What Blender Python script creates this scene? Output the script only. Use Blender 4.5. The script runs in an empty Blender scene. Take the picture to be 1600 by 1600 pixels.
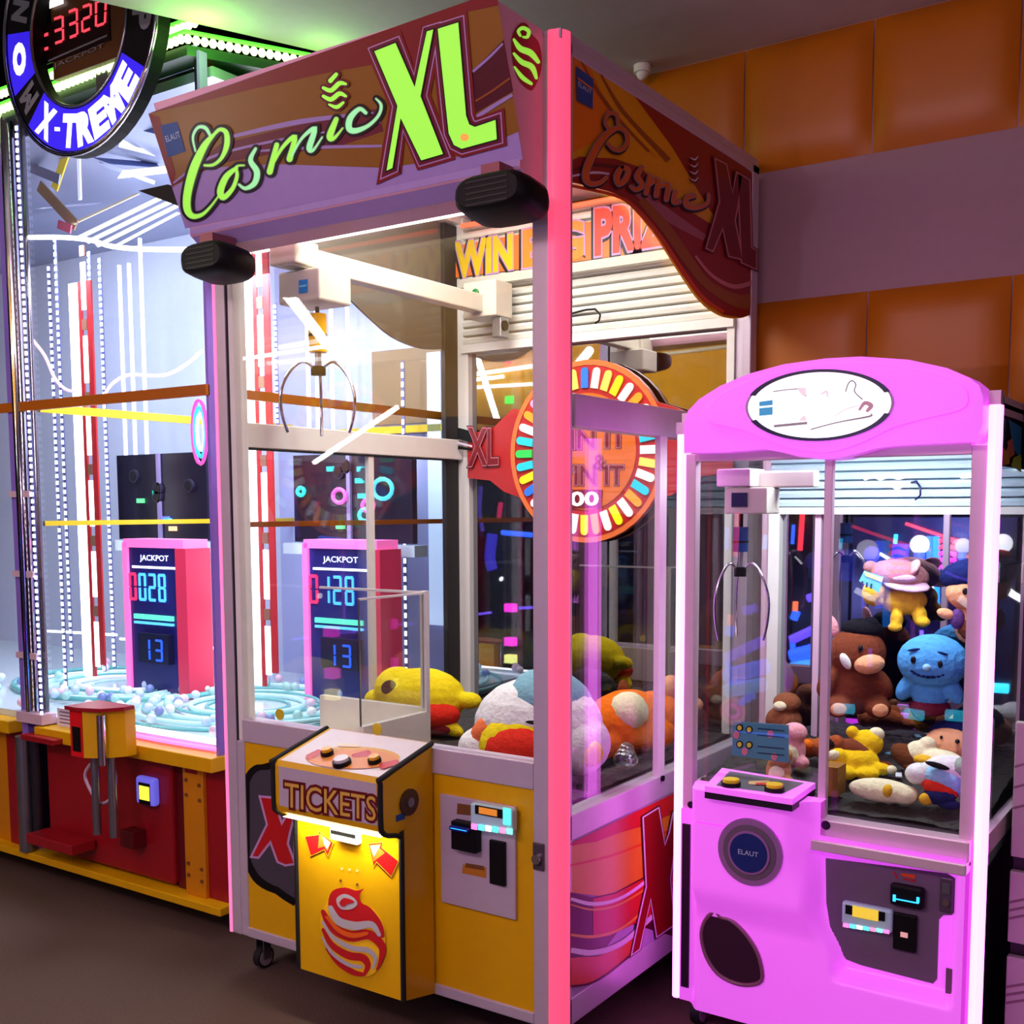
import bpy, math, random
from mathutils import Vector, Matrix, Euler
random.seed(7)
S = bpy.context.scene
COL = S.collection
# ------------------------------------------------------------------ camera
CAMP = Vector((1.3651, -2.1712, 1.3838))
YAW, PITCH, ROLL, FPX, CX, CY = .5889, -.0911, .0025, 1725.7, 829.6, 952.07
_f = Vector((-math.sin(YAW)*math.cos(PITCH), math.cos(YAW)*math.cos(PITCH), math.sin(PITCH)))
_r = Vector((math.cos(YAW), math.sin(YAW), 0)); _d = _f.cross(_r)
CR = math.cos(ROLL)*_r + math.sin(ROLL)*_d
CD = -math.sin(ROLL)*_r + math.cos(ROLL)*_d
CF = _f
cam = bpy.data.cameras.new('camera'); camo = bpy.data.objects.new('camera', cam); COL.objects.link(camo)
camo.matrix_world = Matrix(((CR.x, -CD.x, -CF.x, CAMP.x), (CR.y, -CD.y, -CF.y, CAMP.y), (CR.z, -CD.z, -CF.z, CAMP.z), (0, 0, 0, 1)))
cam.sensor_width = 36; cam.lens = FPX/1600*36
cam.shift_x = (800-CX)/1600; cam.shift_y = (CY-800)/1600
cam.clip_start = .05
S.camera = camo
# ------------------------------------------------------------------ world, exposure, room lights, added fills
W = bpy.data.worlds.new('world'); S.world = W; W.use_nodes = True
bg = W.node_tree.nodes['Background']; bg.inputs[0].default_value = (.5, .36, .42, 1); bg.inputs[1].default_value = .10
S.view_settings.view_transform = 'Standard'; S.view_settings.look = 'None'
S.view_settings.exposure = 0; S.view_settings.gamma = 1; S.view_settings.use_curve_mapping = False
S.cycles.use_denoising = True
S.cycles.max_bounces = 8; S.cycles.transparent_max_bounces = 24; S.cycles.glossy_bounces = 5
S.cycles.diffuse_bounces = 3; S.cycles.sample_clamp_indirect = 4; S.cycles.caustics_reflective = False
def lamp(name, loc, target, size, power, rgb, sy=None, spread=None):
    l = bpy.data.lights.new(name, 'AREA'); l.energy = power; l.color = rgb; l.size = size
    if sy: l.shape = 'RECTANGLE'; l.size_y = sy
    if spread: l.spread = math.radians(spread)
    o = bpy.data.objects.new(name, l); COL.objects.link(o); o.location = loc
    o.rotation_euler = (Vector(target)-Vector(loc)).to_track_quat('-Z', 'Y').to_euler(); return o
def point(name, loc, power, rgb, r=.05):
    l = bpy.data.lights.new(name, 'POINT'); l.energy = power; l.color = rgb; l.shadow_soft_size = r
    o = bpy.data.objects.new(name, l); COL.objects.link(o); o.location = loc; return o
lamp('hall_light', (-.4, -2.9, 2.74), (-.4, -.6, .6), 1.6, 46, (1, .66, .84), .5)
lamp('hall_light', (1.6, -3.2, 2.74), (1.4, -1, .3), 1.4, 16, (1, .72, .72), .5)
lamp('hall_light', (-3.2, -2.5, 2.74), (-3.2, -3.7, 2.25), 2.6, 62, (1, .86, .50), .3)  # added to brighten the yellow fascia for the mirrored view
point('fill_light', (-.3, -3.0, 1.5), 28, (.80, .58, 1), .02)  # added violet fill for the cabinet fronts and marquee, not a real lamp
point('fill_light', (2.3, -1.3, 1.5), 17, (1, .60, .80), .02)  # added pink fill for the faces turned to the right

# ------------------------------------------------------------------ pixel -> point on a known plane (1600 px frame)
def ray(u, v): return CR*((u-CX)/FPX) + CD*((v-CY)/FPX) + CF
class Plane:
    def __init__(s, p, n): s.p = Vector(p); s.n = Vector(n).normalized()
    def at(s, u, v, off=0):
        d = ray(u, v); t = (s.p-CAMP).dot(s.n)/d.dot(s.n); return CAMP + d*t + s.n*off
def PX(u, v, x): return Plane((x, 0, 0), (1, 0, 0)).at(u, v)
def PY(u, v, y): return Plane((0, y, 0), (0, -1, 0)).at(u, v)
def PZ(u, v, z): return Plane((0, 0, z), (0, 0, 1)).at(u, v)

# ------------------------------------------------------------------ materials
def lin(c):
    c = c/255; return c/12.92 if c <= .04045 else ((c+.055)/1.055)**2.4
def L3(rgb): return tuple(lin(c) for c in rgb)
MATS = {}
def strong(m, k=1.9):
    n = m.name+'_bright'
    if n not in MATS:
        c = m.copy(); c.name = n; c.node_tree.nodes['Principled BSDF'].inputs['Emission Strength'].default_value *= k; MATS[n] = c
    return MATS[n]
def M(name, rgb, rough=.45, metal=0, emit=0, ecol=None, noise=.06, nscale=30, bump=0, spec=.4):
    if name in MATS: return MATS[name]
    m = bpy.data.materials.new(name); m.use_nodes = True; nt = m.node_tree; b = nt.nodes['Principled BSDF']
    c = L3(rgb)
    b.inputs['Base Color'].default_value = (*c, 1); b.inputs['Roughness'].default_value = rough; b.inputs['Metallic'].default_value = metal
    b.inputs['Specular IOR Level'].default_value = spec
    if emit:
        b.inputs['Emission Color'].default_value = (*L3(ecol or rgb), 1); b.inputs['Emission Strength'].default_value = emit
    if noise and not emit:
        tc = nt.nodes.new('ShaderNodeTexCoord'); n = nt.nodes.new('ShaderNodeTexNoise'); n.inputs['Scale'].default_value = nscale
        n.inputs['Detail'].default_value = 3
        mx = nt.nodes.new('ShaderNodeMixRGB'); mx.inputs[1].default_value = (*[k*(1-noise) for k in c], 1); mx.inputs[2].default_value = (*[min(1, k*(1+noise)) for k in c], 1)
        nt.links.new(tc.outputs['Object'], n.inputs['Vector']); nt.links.new(n.outputs['Fac'], mx.inputs[0]); nt.links.new(mx.outputs[0], b.inputs['Base Color'])
        if bump:
            bp = nt.nodes.new('ShaderNodeBump'); bp.inputs['Strength'].default_value = bump; bp.inputs['Distance'].default_value = .01
            nt.links.new(n.outputs['Fac'], bp.inputs['Height']); nt.links.new(bp.outputs[0], b.inputs['Normal'])
    MATS[name] = m; return m
def glass(name, tint=(1, 1, 1), refl=1.0):
    if name in MATS: return MATS[name]
    m = bpy.data.materials.new(name); m.use_nodes = True; nt = m.node_tree; nt.nodes.clear()
    o = nt.nodes.new('ShaderNodeOutputMaterial'); mix = nt.nodes.new('ShaderNodeMixShader'); t = nt.nodes.new('ShaderNodeBsdfTransparent')
    g = nt.nodes.new('ShaderNodeBsdfGlossy'); fr = nt.nodes.new('ShaderNodeFresnel'); mu = nt.nodes.new('ShaderNodeMath')
    mu.operation = 'MULTIPLY'; mu.inputs[1].default_value = refl; mu.use_clamp = True
    fr.inputs[0].default_value = 1.45; t.inputs[0].default_value = (*tint, 1); g.inputs['Roughness'].default_value = .01
    ge = nt.nodes.new('ShaderNodeNewGeometry'); io = nt.nodes.new('ShaderNodeMapRange'); io.inputs[3].default_value = 1.45; io.inputs[4].default_value = 1/1.45
    nt.links.new(ge.outputs['Backfacing'], io.inputs[0]); nt.links.new(io.outputs[0], fr.inputs[0])
    nt.links.new(fr.outputs[0], mu.inputs[0]); nt.links.new(mu.outputs[0], mix.inputs[0]); nt.links.new(t.outputs[0], mix.inputs[1]); nt.links.new(g.outputs[0], mix.inputs[2])
    nt.links.new(mix.outputs[0], o.inputs[0]); MATS[name] = m; return m
def mirror(name, rgb):
    m = bpy.data.materials.new(name); m.use_nodes = True; b = m.node_tree.nodes['Principled BSDF']
    b.inputs['Base Color'].default_value = (*rgb, 1); b.inputs['Metallic'].default_value = 1; b.inputs['Roughness'].default_value = .015
    MATS[name] = m; return m

# ------------------------------------------------------------------ mesh builder
def wloc(o):
    p = Vector((0, 0, 0))
    while o: p = p + o.location; o = o.parent
    return p
class MB:
    def __init__(s): s.v = []; s.f = []; s.m = []; s.sm = []; s.mats = []
    def add(s, vs, fs, mat, sm=False):
        if mat not in s.mats: s.mats.append(mat)
        k = s.mats.index(mat); b = len(s.v); s.v += [Vector(p) for p in vs]
        for f in fs: s.f.append([i+b for i in f]); s.m.append(k); s.sm.append(sm)
        return s
    def poly(s, pts, mat): return s.add(pts, [list(range(len(pts)))], mat)
    def box(s, x0, x1, y0, y1, z0, z1, mat):
        return s.add([(x0, y0, z0), (x1, y0, z0), (x1, y1, z0), (x0, y1, z0), (x0, y0, z1), (x1, y0, z1), (x1, y1, z1), (x0, y1, z1)],
                     [(3, 2, 1, 0), (4, 5, 6, 7), (0, 1, 5, 4), (1, 2, 6, 5), (2, 3, 7, 6), (3, 0, 4, 7)], mat)
    def prism(s, pts, vec, mat, mat2=None):
        n = len(pts); v = Vector(vec); a = [Vector(p) for p in pts]
        s.add(a, [list(range(n))], mat); s.add([p+v for p in a], [list(range(n))[::-1]], mat2 or mat)
        return s.add(a+[p+v for p in a], [(i, (i+1) % n, n+(i+1) % n, n+i) for i in range(n)], mat)
    def tube(s, pts, r, mat, n=8, caps=True):
        pts = [Vector(p) for p in pts]; rs = r if isinstance(r, (list, tuple)) else [r]*len(pts); vs = []; N = len(pts)
        up = None
        for i, p in enumerate(pts):
            t = (pts[min(i+1, N-1)]-pts[max(i-1, 0)]).normalized()
            if up is None: up = t.orthogonal().normalized()
            up = (up-t*up.dot(t)).normalized(); w = t.cross(up)
            vs += [p+(up*math.cos(2*math.pi*k/n)+w*math.sin(2*math.pi*k/n))*rs[i] for k in range(n)]
        fs = [(i*n+k, i*n+(k+1) % n, (i+1)*n+(k+1) % n, (i+1)*n+k) for i in range(N-1) for k in range(n)]
        s.add(vs, fs, mat, True)
        if caps: s.add(vs[:n], [list(range(n))[::-1]], mat); s.add(vs[-n:], [list(range(n))], mat)
        return s
    def cyl(s, a, b, r, mat, n=16): return s.tube([a, b], r, mat, n)
    def ball(s, c, r, mat, rot=None, nu=14, nv=9):
        c = Vector(c); r = r if isinstance(r, (tuple, list)) else (r, r, r); R = Euler(rot).to_matrix() if rot else None
        vs = [(0, 0, r[2])]
        for j in range(1, nv):
            th = math.pi*j/nv
            for i in range(nu):
                ph = 2*math.pi*i/nu; vs.append((r[0]*math.sin(th)*math.cos(ph), r[1]*math.sin(th)*math.sin(ph), r[2]*math.cos(th)))
        vs.append((0, 0, -r[2])); e = len(vs)-1
        fs = [(0, 1+i, 1+(i+1) % nu) for i in range(nu)]
        for j in range(nv-2):
            a = 1+j*nu
            fs += [(a+i, a+nu+i, a+nu+(i+1) % nu, a+(i+1) % nu) for i in range(nu)]
        a = 1+(nv-2)*nu; fs += [(a+(i+1) % nu, a+i, e) for i in range(nu)]
        vs = [(R @ Vector(p) if R else Vector(p))+c for p in vs]
        return s.add(vs, fs, mat, True)
    def build(s, name, parent=None, local=False, bevel=0, remesh=0, sub=0, kind=None, seg=2):
        me = bpy.data.meshes.new(name); off = Vector((0, 0, 0)) if local else wloc(parent)
        me.from_pydata([tuple(p-off) for p in s.v], [], s.f)
        for m in s.mats: me.materials.append(m)
        me.polygons.foreach_set('material_index', s.m); me.polygons.foreach_set('use_smooth', s.sm); me.update()
        o = bpy.data.objects.new(name, me); COL.objects.link(o)
        if parent: o.parent = parent
        if remesh:
            r = o.modifiers.new('r', 'REMESH'); r.mode = 'VOXEL'; r.voxel_size = remesh; r.use_smooth_shade = True
            k = o.modifiers.new('s', 'SMOOTH'); k.factor = .5; k.iterations = 4
        if bevel:
            b = o.modifiers.new('b', 'BEVEL'); b.width = bevel; b.segments = seg; b.limit_method = 'ANGLE'; b.angle_limit = .6
        if sub:
            q = o.modifiers.new('q', 'SUBSURF'); q.levels = sub; q.render_levels = sub
        if kind: o['kind'] = kind
        return o
def tag(o, label, cat, group=None):
    o['label'] = label; o['category'] = cat
    if group: o['group'] = group
    return o
def thing(name, label, cat, loc, group=None, rot=None):
    o = bpy.data.objects.new(name, None); o.empty_display_size = .1; COL.objects.link(o); o.location = loc
    if rot: o.rotation_euler = rot
    return tag(o, label, cat, group)
def single(mb, name, label, cat, group=None, **k):       # a thing that is one mesh, origin at its base
    b = Vector((sum(p.x for p in mb.v)/len(mb.v), sum(p.y for p in mb.v)/len(mb.v), min(p.z for p in mb.v)))
    mb.v = [p-b for p in mb.v]; o = mb.build(name, local=True, **k); o.location = b
    return tag(o, label, cat, group)

# ------------------------------------------------------------------ flat artwork on a real plane (drawn layer over layer, 0.5 mm apart)
def smooth(pts, k=6, closed=False):
    n = len(pts); out = []
    for i in range(n if closed else n-1):
        if closed: p = [pts[(i+j-1) % n] for j in range(4)]
        else: p = [pts[max(0, i-1)], pts[i], pts[i+1], pts[min(n-1, i+2)]]
        for q in range(k):
            t = q/k
            out.append(tuple(.5*((2*p[1][a])+(-p[0][a]+p[2][a])*t+(2*p[0][a]-5*p[1][a]+4*p[2][a]-p[3][a])*t*t+(-p[0][a]+3*p[1][a]-3*p[2][a]+p[3][a])*t**3) for a in range(len(pts[0]))))
    if not closed: out.append(tuple(pts[-1]))
    return out
class Art:
    def __init__(s, plane, mb=None, base=.001): s.pl = plane; s.mb = mb or MB(); s.k = 0; s.base = base
    def off(s, layer): return s.base+.0007*layer
    def poly(s, pts, mat, layer=0):
        s.mb.poly([s.pl.at(u, v, s.off(layer)) for u, v in pts], mat); return s
    def disc(s, u, v, a, b, mat, layer=0, n=24): return s.poly([(u+a*math.cos(2*math.pi*i/n), v+b*math.sin(2*math.pi*i/n)) for i in range(n)], mat, layer)
    def _strip(s, pts, h, closed):
        n = len(pts); L = []; R = []
        for i, p in enumerate(pts):
            if closed: a, b = pts[i-1], pts[(i+1) % n]
            else: a, b = pts[max(0, i-1)], pts[min(n-1, i+1)]
            d1 = Vector((p[0]-a[0], p[1]-a[1])); d2 = Vector((b[0]-p[0], b[1]-p[1]))
            if d1.length < 1e-6: d1 = d2.copy()
            if d2.length < 1e-6: d2 = d1.copy()
            d1.normalize(); d2.normalize(); t = d1+d2
            t = t.normalized() if t.length > 1e-3 else Vector((-d1.y, d1.x))
            nr = Vector((-t.y, t.x)); k = h[i]/max(.42, abs(nr.dot(Vector((-d1.y, d1.x)))))
            L.append((p[0]+nr.x*k, p[1]+nr.y*k)); R.append((p[0]-nr.x*k, p[1]-nr.y*k))
        return L, R
    def stroke(s, pts, mat, layer=0, w=None, grow=0, curve=True, joint=True):
        # pts: (u, v, width) or (u, v) with w; one strip with half-round ends
        pts = [(p[0], p[1], (p[2] if len(p) > 2 else w)) for p in pts]
        if curve and len(pts) > 2: pts = smooth(pts, 5)
        s.k += 1; lay = layer+.05*(s.k % 18); h = [p[2]/2+grow for p in pts]
        L, R = s._strip(pts, h, False); n = len(pts)
        P = [s.pl.at(u, v, s.off(lay)) for u, v in L+R]
        s.mb.add(P, [(i, i+1, n+i+1, n+i) for i in range(n-1)], mat)
        if joint:
            for e, o in ((0, 1), (n-1, n-2)):
                c = pts[e]; d = Vector((c[0]-pts[o][0], c[1]-pts[o][1])); d = d.normalized() if d.length else Vector((1, 0)); a0 = math.atan2(d.y, d.x)
                s.poly([(c[0]+h[e]*math.cos(a0-math.pi/2+math.pi*k/6), c[1]+h[e]*math.sin(a0-math.pi/2+math.pi*k/6)) for k in range(7)], mat, lay)
        return s
    def outline(s, pts, w, mat, layer=0):
        s.k += 1; L, R = s._strip(pts, [w/2]*len(pts), True); n = len(pts); P = [s.pl.at(u, v, s.off(layer+.05*(s.k % 18))) for u, v in L+R]
        s.mb.add(P, [(i, (i+1) % n, n+(i+1) % n, n+i) for i in range(n)], mat); return s
    def quad(s, q, rect, mat, layer=0):   # rect (s0,t0,s1,t1) in a px quad bl,br,tr,tl
        f = lambda a, b: tuple(q[0][i]*(1-a)*(1-b)+q[1][i]*a*(1-b)+q[2][i]*a*b+q[3][i]*(1-a)*b for i in (0, 1))
        x0, y0, x1, y1 = rect
        return s.poly([f(x0, y0), f(x1, y0), f(x1, y1), f(x0, y1)], mat, layer)
    def text(s, txt, q, mat, layer=0, grow=0, shear=0):
        vs, fs = text_mesh(txt, grow, shear)
        f = lambda a, b: tuple(q[0][i]*(1-a)*(1-b)+q[1][i]*a*(1-b)+q[2][i]*a*b+q[3][i]*(1-a)*b for i in (0, 1))
        s.mb.add([s.pl.at(*f(a, b), s.off(layer)) for a, b in vs], fs, mat); return s
    def segs(s, d, q, mat, layer=0):
        T = {'0': 'abcdef', '1': 'bc', '2': 'abged', '3': 'abgcd', '4': 'fgbc', '5': 'afgcd', '6': 'afgedc', '7': 'abc', '8': 'abcdefg', '9': 'abcdfg', '=': 'gd'}
        R = {'a': (.18, .9, .82, 1), 'd': (.18, 0, .82, .1), 'g': (.18, .45, .82, .55), 'f': (0, .53, .18, .95), 'b': (.82, .53, 1, .95), 'e': (0, .05, .18, .47), 'c': (.82, .05, 1, .47)}
        for k in T[d]: s.quad(q, R[k], mat, layer)
        return s
    def build(s, name, parent): return s.mb.build(name, parent)
def text_mesh(txt, grow=0, shear=0):
    def get(g):
        c = bpy.data.curves.new('t', 'FONT'); c.body = txt; c.fill_mode = 'FRONT'; c.dimensions = '2D'; c.offset = g; c.shear = shear; c.resolution_u = 3
        o = bpy.data.objects.new('t', c); COL.objects.link(o); dg = bpy.context.evaluated_depsgraph_get()
        me = bpy.data.meshes.new_from_object(o.evaluated_get(dg)); r = [tuple(v.co) for v in me.vertices], [list(p.vertices) for p in me.polygons]
        bpy.data.objects.remove(o); bpy.data.curves.remove(c); bpy.data.meshes.remove(me); return r
    v0, f0 = get(0)
    x0, x1 = min(p[0] for p in v0), max(p[0] for p in v0); y0, y1 = min(p[1] for p in v0), max(p[1] for p in v0)
    if grow: v0, f0 = get(grow)
    return [((p[0]-x0)/(x1-x0), (p[1]-y0)/(y1-y0)) for p in v0], f0
def wtext(mb, txt, o, ex, ez, mat, grow=0, shear=0):    # text in world axes: o = lower left, ex, ez = full width and height vectors
    vs, fs = text_mesh(txt, grow, shear); o = Vector(o); ex = Vector(ex); ez = Vector(ez)
    mb.add([o+ex*a+ez*b for a, b in vs], fs, mat)
def rrect(u0, v0, u1, v1, r, n=5):
    P = []
    for cx, cy, a in ((u1-r, v1-r, 0), (u0+r, v1-r, 90), (u0+r, v0+r, 180), (u1-r, v0+r, 270)):
        P += [(cx+r*math.cos(math.radians(a+90*i/n)), cy+r*math.sin(math.radians(a+90*i/n))) for i in range(n+1)]
    return P
def box_at(c, dx, dy, dz): return (c.x-dx/2, c.x+dx/2, c.y-dy/2, c.y+dy/2, c.z-dz/2, c.z+dz/2)

# colours shared by several things
FRAME = M('lavender_aluminium', (205, 190, 205), .38, .25)
WHITE = M('white_enamel', (235, 232, 226), .4)
BLACK = M('black_plastic', (12, 11, 13), .5, spec=.2)
RUBBER = M('black_rubber', (20, 19, 20), .7)
CHROME = M('chrome_tube', (205, 205, 215), .12, 1)
STEEL = M('brushed_steel', (150, 150, 155), .3, .9)
YEL = M('amber_laminate', (226, 172, 6), .35)
LEDW = M('white_led', (255, 255, 255), emit=3.5, ecol=(245, 245, 255))
LEDWARM = M('warm_white_led', (255, 255, 240), emit=4, ecol=(255, 250, 235))
LEDPINK = M('pink_led_diffuser', (255, 200, 255), .4, emit=5.2, ecol=(250, 108, 255))
LEDRED = M('red_led_diffuser', (255, 90, 120), .4, emit=1.0, ecol=(255, 78, 118))
PANE = glass('clear_pane', (.97, .98, .98), .9)
# ================================================================== THE SETTING
CARPET = M('dark_brown_carpet', (92, 74, 66), .95, noise=.35, nscale=160, bump=.4, spec=.1)
PAINT = M('mauve_paint', (166, 132, 140), .8)
CEILP = M('grey_ceiling_paint', (196, 186, 178), .85)
PADM = M('orange_vinyl_padding', (186, 104, 4), .4, noise=.1, nscale=6)
DARKP = M('black_void_paint', (10, 10, 12), .9)
MB().box(-6, 4, -6, 4, -.1, 0, CARPET).build('floor', kind='structure')
c = MB(); c.prism([(-1.95, -1.2, 2.81), (-1.30, .2, 2.81), (-.86, 1.2, 2.81), (4, 1.2, 2.81), (4, -6, 2.81), (-6, -6, 2.81), (-6, -1.2, 2.81)], (0, 0, .12), CEILP)
c.build('ceiling', kind='structure')
MB().box(-6, -.5, -1.3, 4, 3.9, 4, DARKP).build('ceiling_void', kind='structure')
MB().box(-6, -1.0, 2.6, 2.7, 0, 3.9, DARKP).build('wall_far', kind='structure')
MB().box(-6, -5.9, -6, 2.7, 0, 3.9, DARKP).build('wall_left', kind='structure')
MB().box(3.9, 4, -6, 1.2, 0, 2.81, DARKP).build('wall_right', kind='structure')
wb = MB().box(-.98, 4, 1.2, 1.35, 0, 2.81, PAINT).build('wall_back', kind='structure')
def pad(x0, x1, z0, z1):
    b = MB(); n = 10; vs = []
    for j in range(n+1):
        for i in range(n+1):
            s, t = 2*i/n-1, 2*j/n-1
            s2 = math.copysign(abs(s)**.6, s); t2 = math.copysign(abs(t)**.6, t)
            y = 1.199-.030*(1-abs(s2)**7)*(1-abs(t2)**7)-.006*math.sin(2.2*t+1)
            vs.append(((x0+x1)/2+(x1-x0)/2*s2, min(y, 1.199), (z0+z1)/2+(z1-z0)/2*t2))
    fs = [(j*(n+1)+i, j*(n+1)+i+1, (j+1)*(n+1)+i+1, (j+1)*(n+1)+i) for j in range(n) for i in range(n)]
    b.add(vs, fs, PADM, True); b.build('wall_pad', wb)
for k in range(-2, 7):
    x = -.072+.403*k
    pad(x+.002, x+.401, 2.427, 2.808); pad(x+.002, x+.401, 1.64, 2.028)
# hall opposite the machines, seen in their mirrored backs
YWALL = M('yellow_wall_paint', (225, 165, 25), .7)
r = MB().box(-6, 4, -5.6, -5.5, 0, 2.81, M('navy_wall_paint', (22, 18, 40), .8)).build('wall_front', kind='structure')
MB().box(-5.6, -1.5, -3.85, -3.72, 2.0, 2.80, YWALL).build('wall_fascia', r)
t = MB(); t.tube([PY(u, v, 5.95) for u, v in ((1000, 558), (1140, 541))], .016, WHITE); P = [PY(u, v, 5.95) for u, v in ((990, 553), (1145, 536), (1145, 512), (990, 530))]; t.prism(P, (0, -.015, 0), M('soffit_brown', (96, 66, 34), .6))
t.v = [Vector((p.x, 2.236-p.y, p.z)) for p in t.v]; t.build('trim_1', kind='structure')
b = MB(); b.cyl((-.419, 1.1, 2.809), (-.419, 1.1, 2.785), .028, WHITE); b.ball((-.419, 1.1, 2.785), (.02, .02, .022), WHITE); o = single(b, 'ceiling_detector', 'small white detector on the ceiling above the back wall', 'detector')
pp = PZ(1004, 112, 2.79); o.location.x = pp.x; o.location.y = min(pp.y, 1.12)

# ================================================================== BIG CRANE MACHINE
Wd, D, H = 1.164, 1.15, 2.45
XL = thing('crane_machine', 'tall yellow prize crane cabinet with green lettered marquee and red glowing corner', 'claw machine', (-.58, .57, 0))
front = Plane((0, -.001, 0), (0, -1, 0)); side = Plane((.001, 0, 0), (1, 0, 0))
# -- frame
f = MB()
f.box(-Wd, -1.126, 0, .05, .121, 2.43, FRAME); f.box(-1.126, -1.116, .003, .05, .70, 2.43, RUBBER); f.box(-1.116, -1.095, .002, .05, .71, 2.43, WHITE); f.box(-1.126, -1.095, .002, .05, .121, .71, FRAME)
f.box(-.08, -.036, 0, .05, .121, 2.44, FRAME)
f.box(-1.1, -.08, 0, .05, .7085, .775, FRAME)
f.box(-1.1, -.08, 0, .05, .121, .15, FRAME)
f.build('front_frame', XL, bevel=.003)
f = MB()
for a, b_ in ((.121, .19), (.584, .648)): f.box(-.05, 0, .04, D, a, b_, FRAME)
f.box(-.05, 0, .06, D-.05, 1.575, 1.652, FRAME)
f.box(-.05, 0, .04, D, 2.405, 2.43, FRAME)
f.box(-.05, 0, D-.05, D, .121, 2.43, FRAME); f.box(-.03, 0, .036, .05, .121, 2.43, FRAME)
f.build('side_frame', XL, bevel=.003)
f = MB()
for a, b_ in ((.121, .19), (.584, .648), (1.562, 1.634), (2.405, 2.43)): f.box(-Wd, -Wd+.05, .05, D, a, b_, WHITE)
f.box(-Wd, -Wd+.055, D-.055, D, .121, 2.43, WHITE); f.box(-Wd+.008, -Wd+.03, 1.02, D-.056, .65, 2.40, M('dark_gasket', (30, 24, 24), .5)); f.box(-Wd+.03, -Wd+.05, .05, 1.02, 1.556, 1.562, RUBBER)  # thin black strip under the rail paints the shadow gap there
f.build('side_frame', XL, bevel=.003)
cs = MB()
n = 8; pts = [(-.036+.036, .04, .121)]
prof = [(-.036, 0)]+[(-.036+.036*math.sin(math.pi/2*i/n)+.004, -.004+.036*(1-math.cos(math.pi/2*i/n))) for i in range(n+1)]+[(0.002, .036), (-.03, .036)]
vs = [(x, y, .1) for x, y in prof]; cs.prism(vs, (0, 0, 2.35), LEDRED); cs.build('corner_light', XL)
MB().box(-Wd-.012, -Wd-.001, .0, .035, .121, 2.40, M('left_led_diffuser', (255, 130, 185), emit=1.0, ecol=(255, 118, 178))).build('corner_light', XL)
# -- top, body, bed
MB().box(-Wd+.004, -.004, .004, D-.004, 2.43, 2.452, FRAME).build('roof', XL)
MB().box(-Wd+.006, -.006, .012, D-.006, .13, .58, M('cabinet_white', (210, 200, 205), .5)).build('body', XL)
GRAV = M('dark_pebbles', (52, 47, 45), .8, noise=.5, nscale=90, bump=.8)
g = MB(); nx = 60
vs = [(-Wd+.05+(Wd-.1)*i/nx, .05+(D-.1)*j/nx, .655+.008*random.random()) for j in range(nx+1) for i in range(nx+1)]
g.add(vs, [(j*(nx+1)+i, j*(nx+1)+i+1, (j+1)*(nx+1)+i+1, (j+1)*(nx+1)+i) for j in range(nx) for i in range(nx)], GRAV)
g.build('pebble_bed', XL)['kind'] = 'stuff'
# -- yellow front panels with graphics
p = MB().box(-1.12, -.08, .006, .012, .15, .7085, YEL).build('front_panel', XL)
a = Art(Plane((0, .006, 0), (0, -1, 0)))
RED = M('signal_red', (190, 22, 28), .4); DRED = M('dark_red_ink', (122, 14, 26), .4); LIL = M('lilac_ink', (196, 150, 200), .4)
GREY = M('smoked_panel', (72, 66, 78), .3)
rec = [(383+0, 1212), (392, 1200), (410, 1194), (470, 1204), (470, 1402), (430, 1396), (402, 1382), (388, 1362), (383, 1340)]
a.poly(smooth(rec, 3), BLACK, 0); rec2 = [(391, 1222), (400, 1207), (418, 1203), (470, 1212), (470, 1391), (436, 1386), (410, 1372), (396, 1352), (391, 1335)]
a.poly(smooth(rec2, 3), GREY, 1)
Xl = [(409, 1246), (431, 1248), (436, 1275), (441, 1290), (447, 1280), (454, 1262), (462, 1264), (452, 1302), (449, 1318), (460, 1348), (447, 1350), (436, 1345), (424, 1312), (404, 1338), (396, 1337), (420, 1288)]
a.outline(Xl, 7, LIL, 2); a.poly(Xl, RED, 3)
a.outline([(462, 1266), (470, 1268), (470, 1352), (462, 1350)], 5, LIL, 2)
a.build('side_window_graphic', XL)
# coin panel
cp = MB().box(-.363, -.131, -.004, .006, .376, .66, FRAME).build('coin_panel', XL, bevel=.002)
a = Art(Plane((0, -.004, 0), (0, -1, 0))); BR = M('brown_sticker', (120, 74, 34), .5); ORS = M('orange_sticker', (190, 120, 30), .5)
a.poly([(715, 1255), (737, 1258), (737, 1274), (714, 1272)], BR); a.build('sticker', cp); a = Art(Plane((0, -.004, 0), (0, -1, 0))); a.poly([(724, 1350), (760, 1355), (760, 1372), (722, 1364)], ORS)
a.poly([(728, 1348), (757, 1353), (757, 1360), (728, 1355)], BR, 1)
a.build('sticker', cp)
def fbox(mb, u0, v0, u1, v1, y0, y1, mat, yr=None):
    A = PY(u0, v0, y0 if yr is None else yr); B = PY(u1, v1, y0 if yr is None else yr)
    mb.box(min(A.x, B.x), max(A.x, B.x), y0, y1, min(A.z, B.z), max(A.z, B.z), mat)
CYAN = M('cyan_led', (60, 190, 255), emit=2.2, ecol=(40, 170, 255)); 
b = MB(); fbox(b, 704, 1282, 743, 1335, -.03, -.004, BLACK); fbox(b, 701, 1290, 730, 1303, -.045, -.03, M('blue_plastic', (10, 30, 120), .3)); o = b.build('bill_acceptor', cp, bevel=.003)
b = MB(); fbox(b, 703, 1294, 728, 1299, -.049, -.045, CYAN); b.build('light', o)
b = MB(); fbox(b, 764, 1312, 788, 1386, -.014, -.004, BLACK); b.build('coin_mechanism', cp, bevel=.002)
b = MB(); fbox(b, 734, 1254, 800, 1302, -.03, -.004, M('clear_reader_bezel', (190, 230, 240), .2)); o = b.build('card_reader', cp, bevel=.006)
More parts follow.
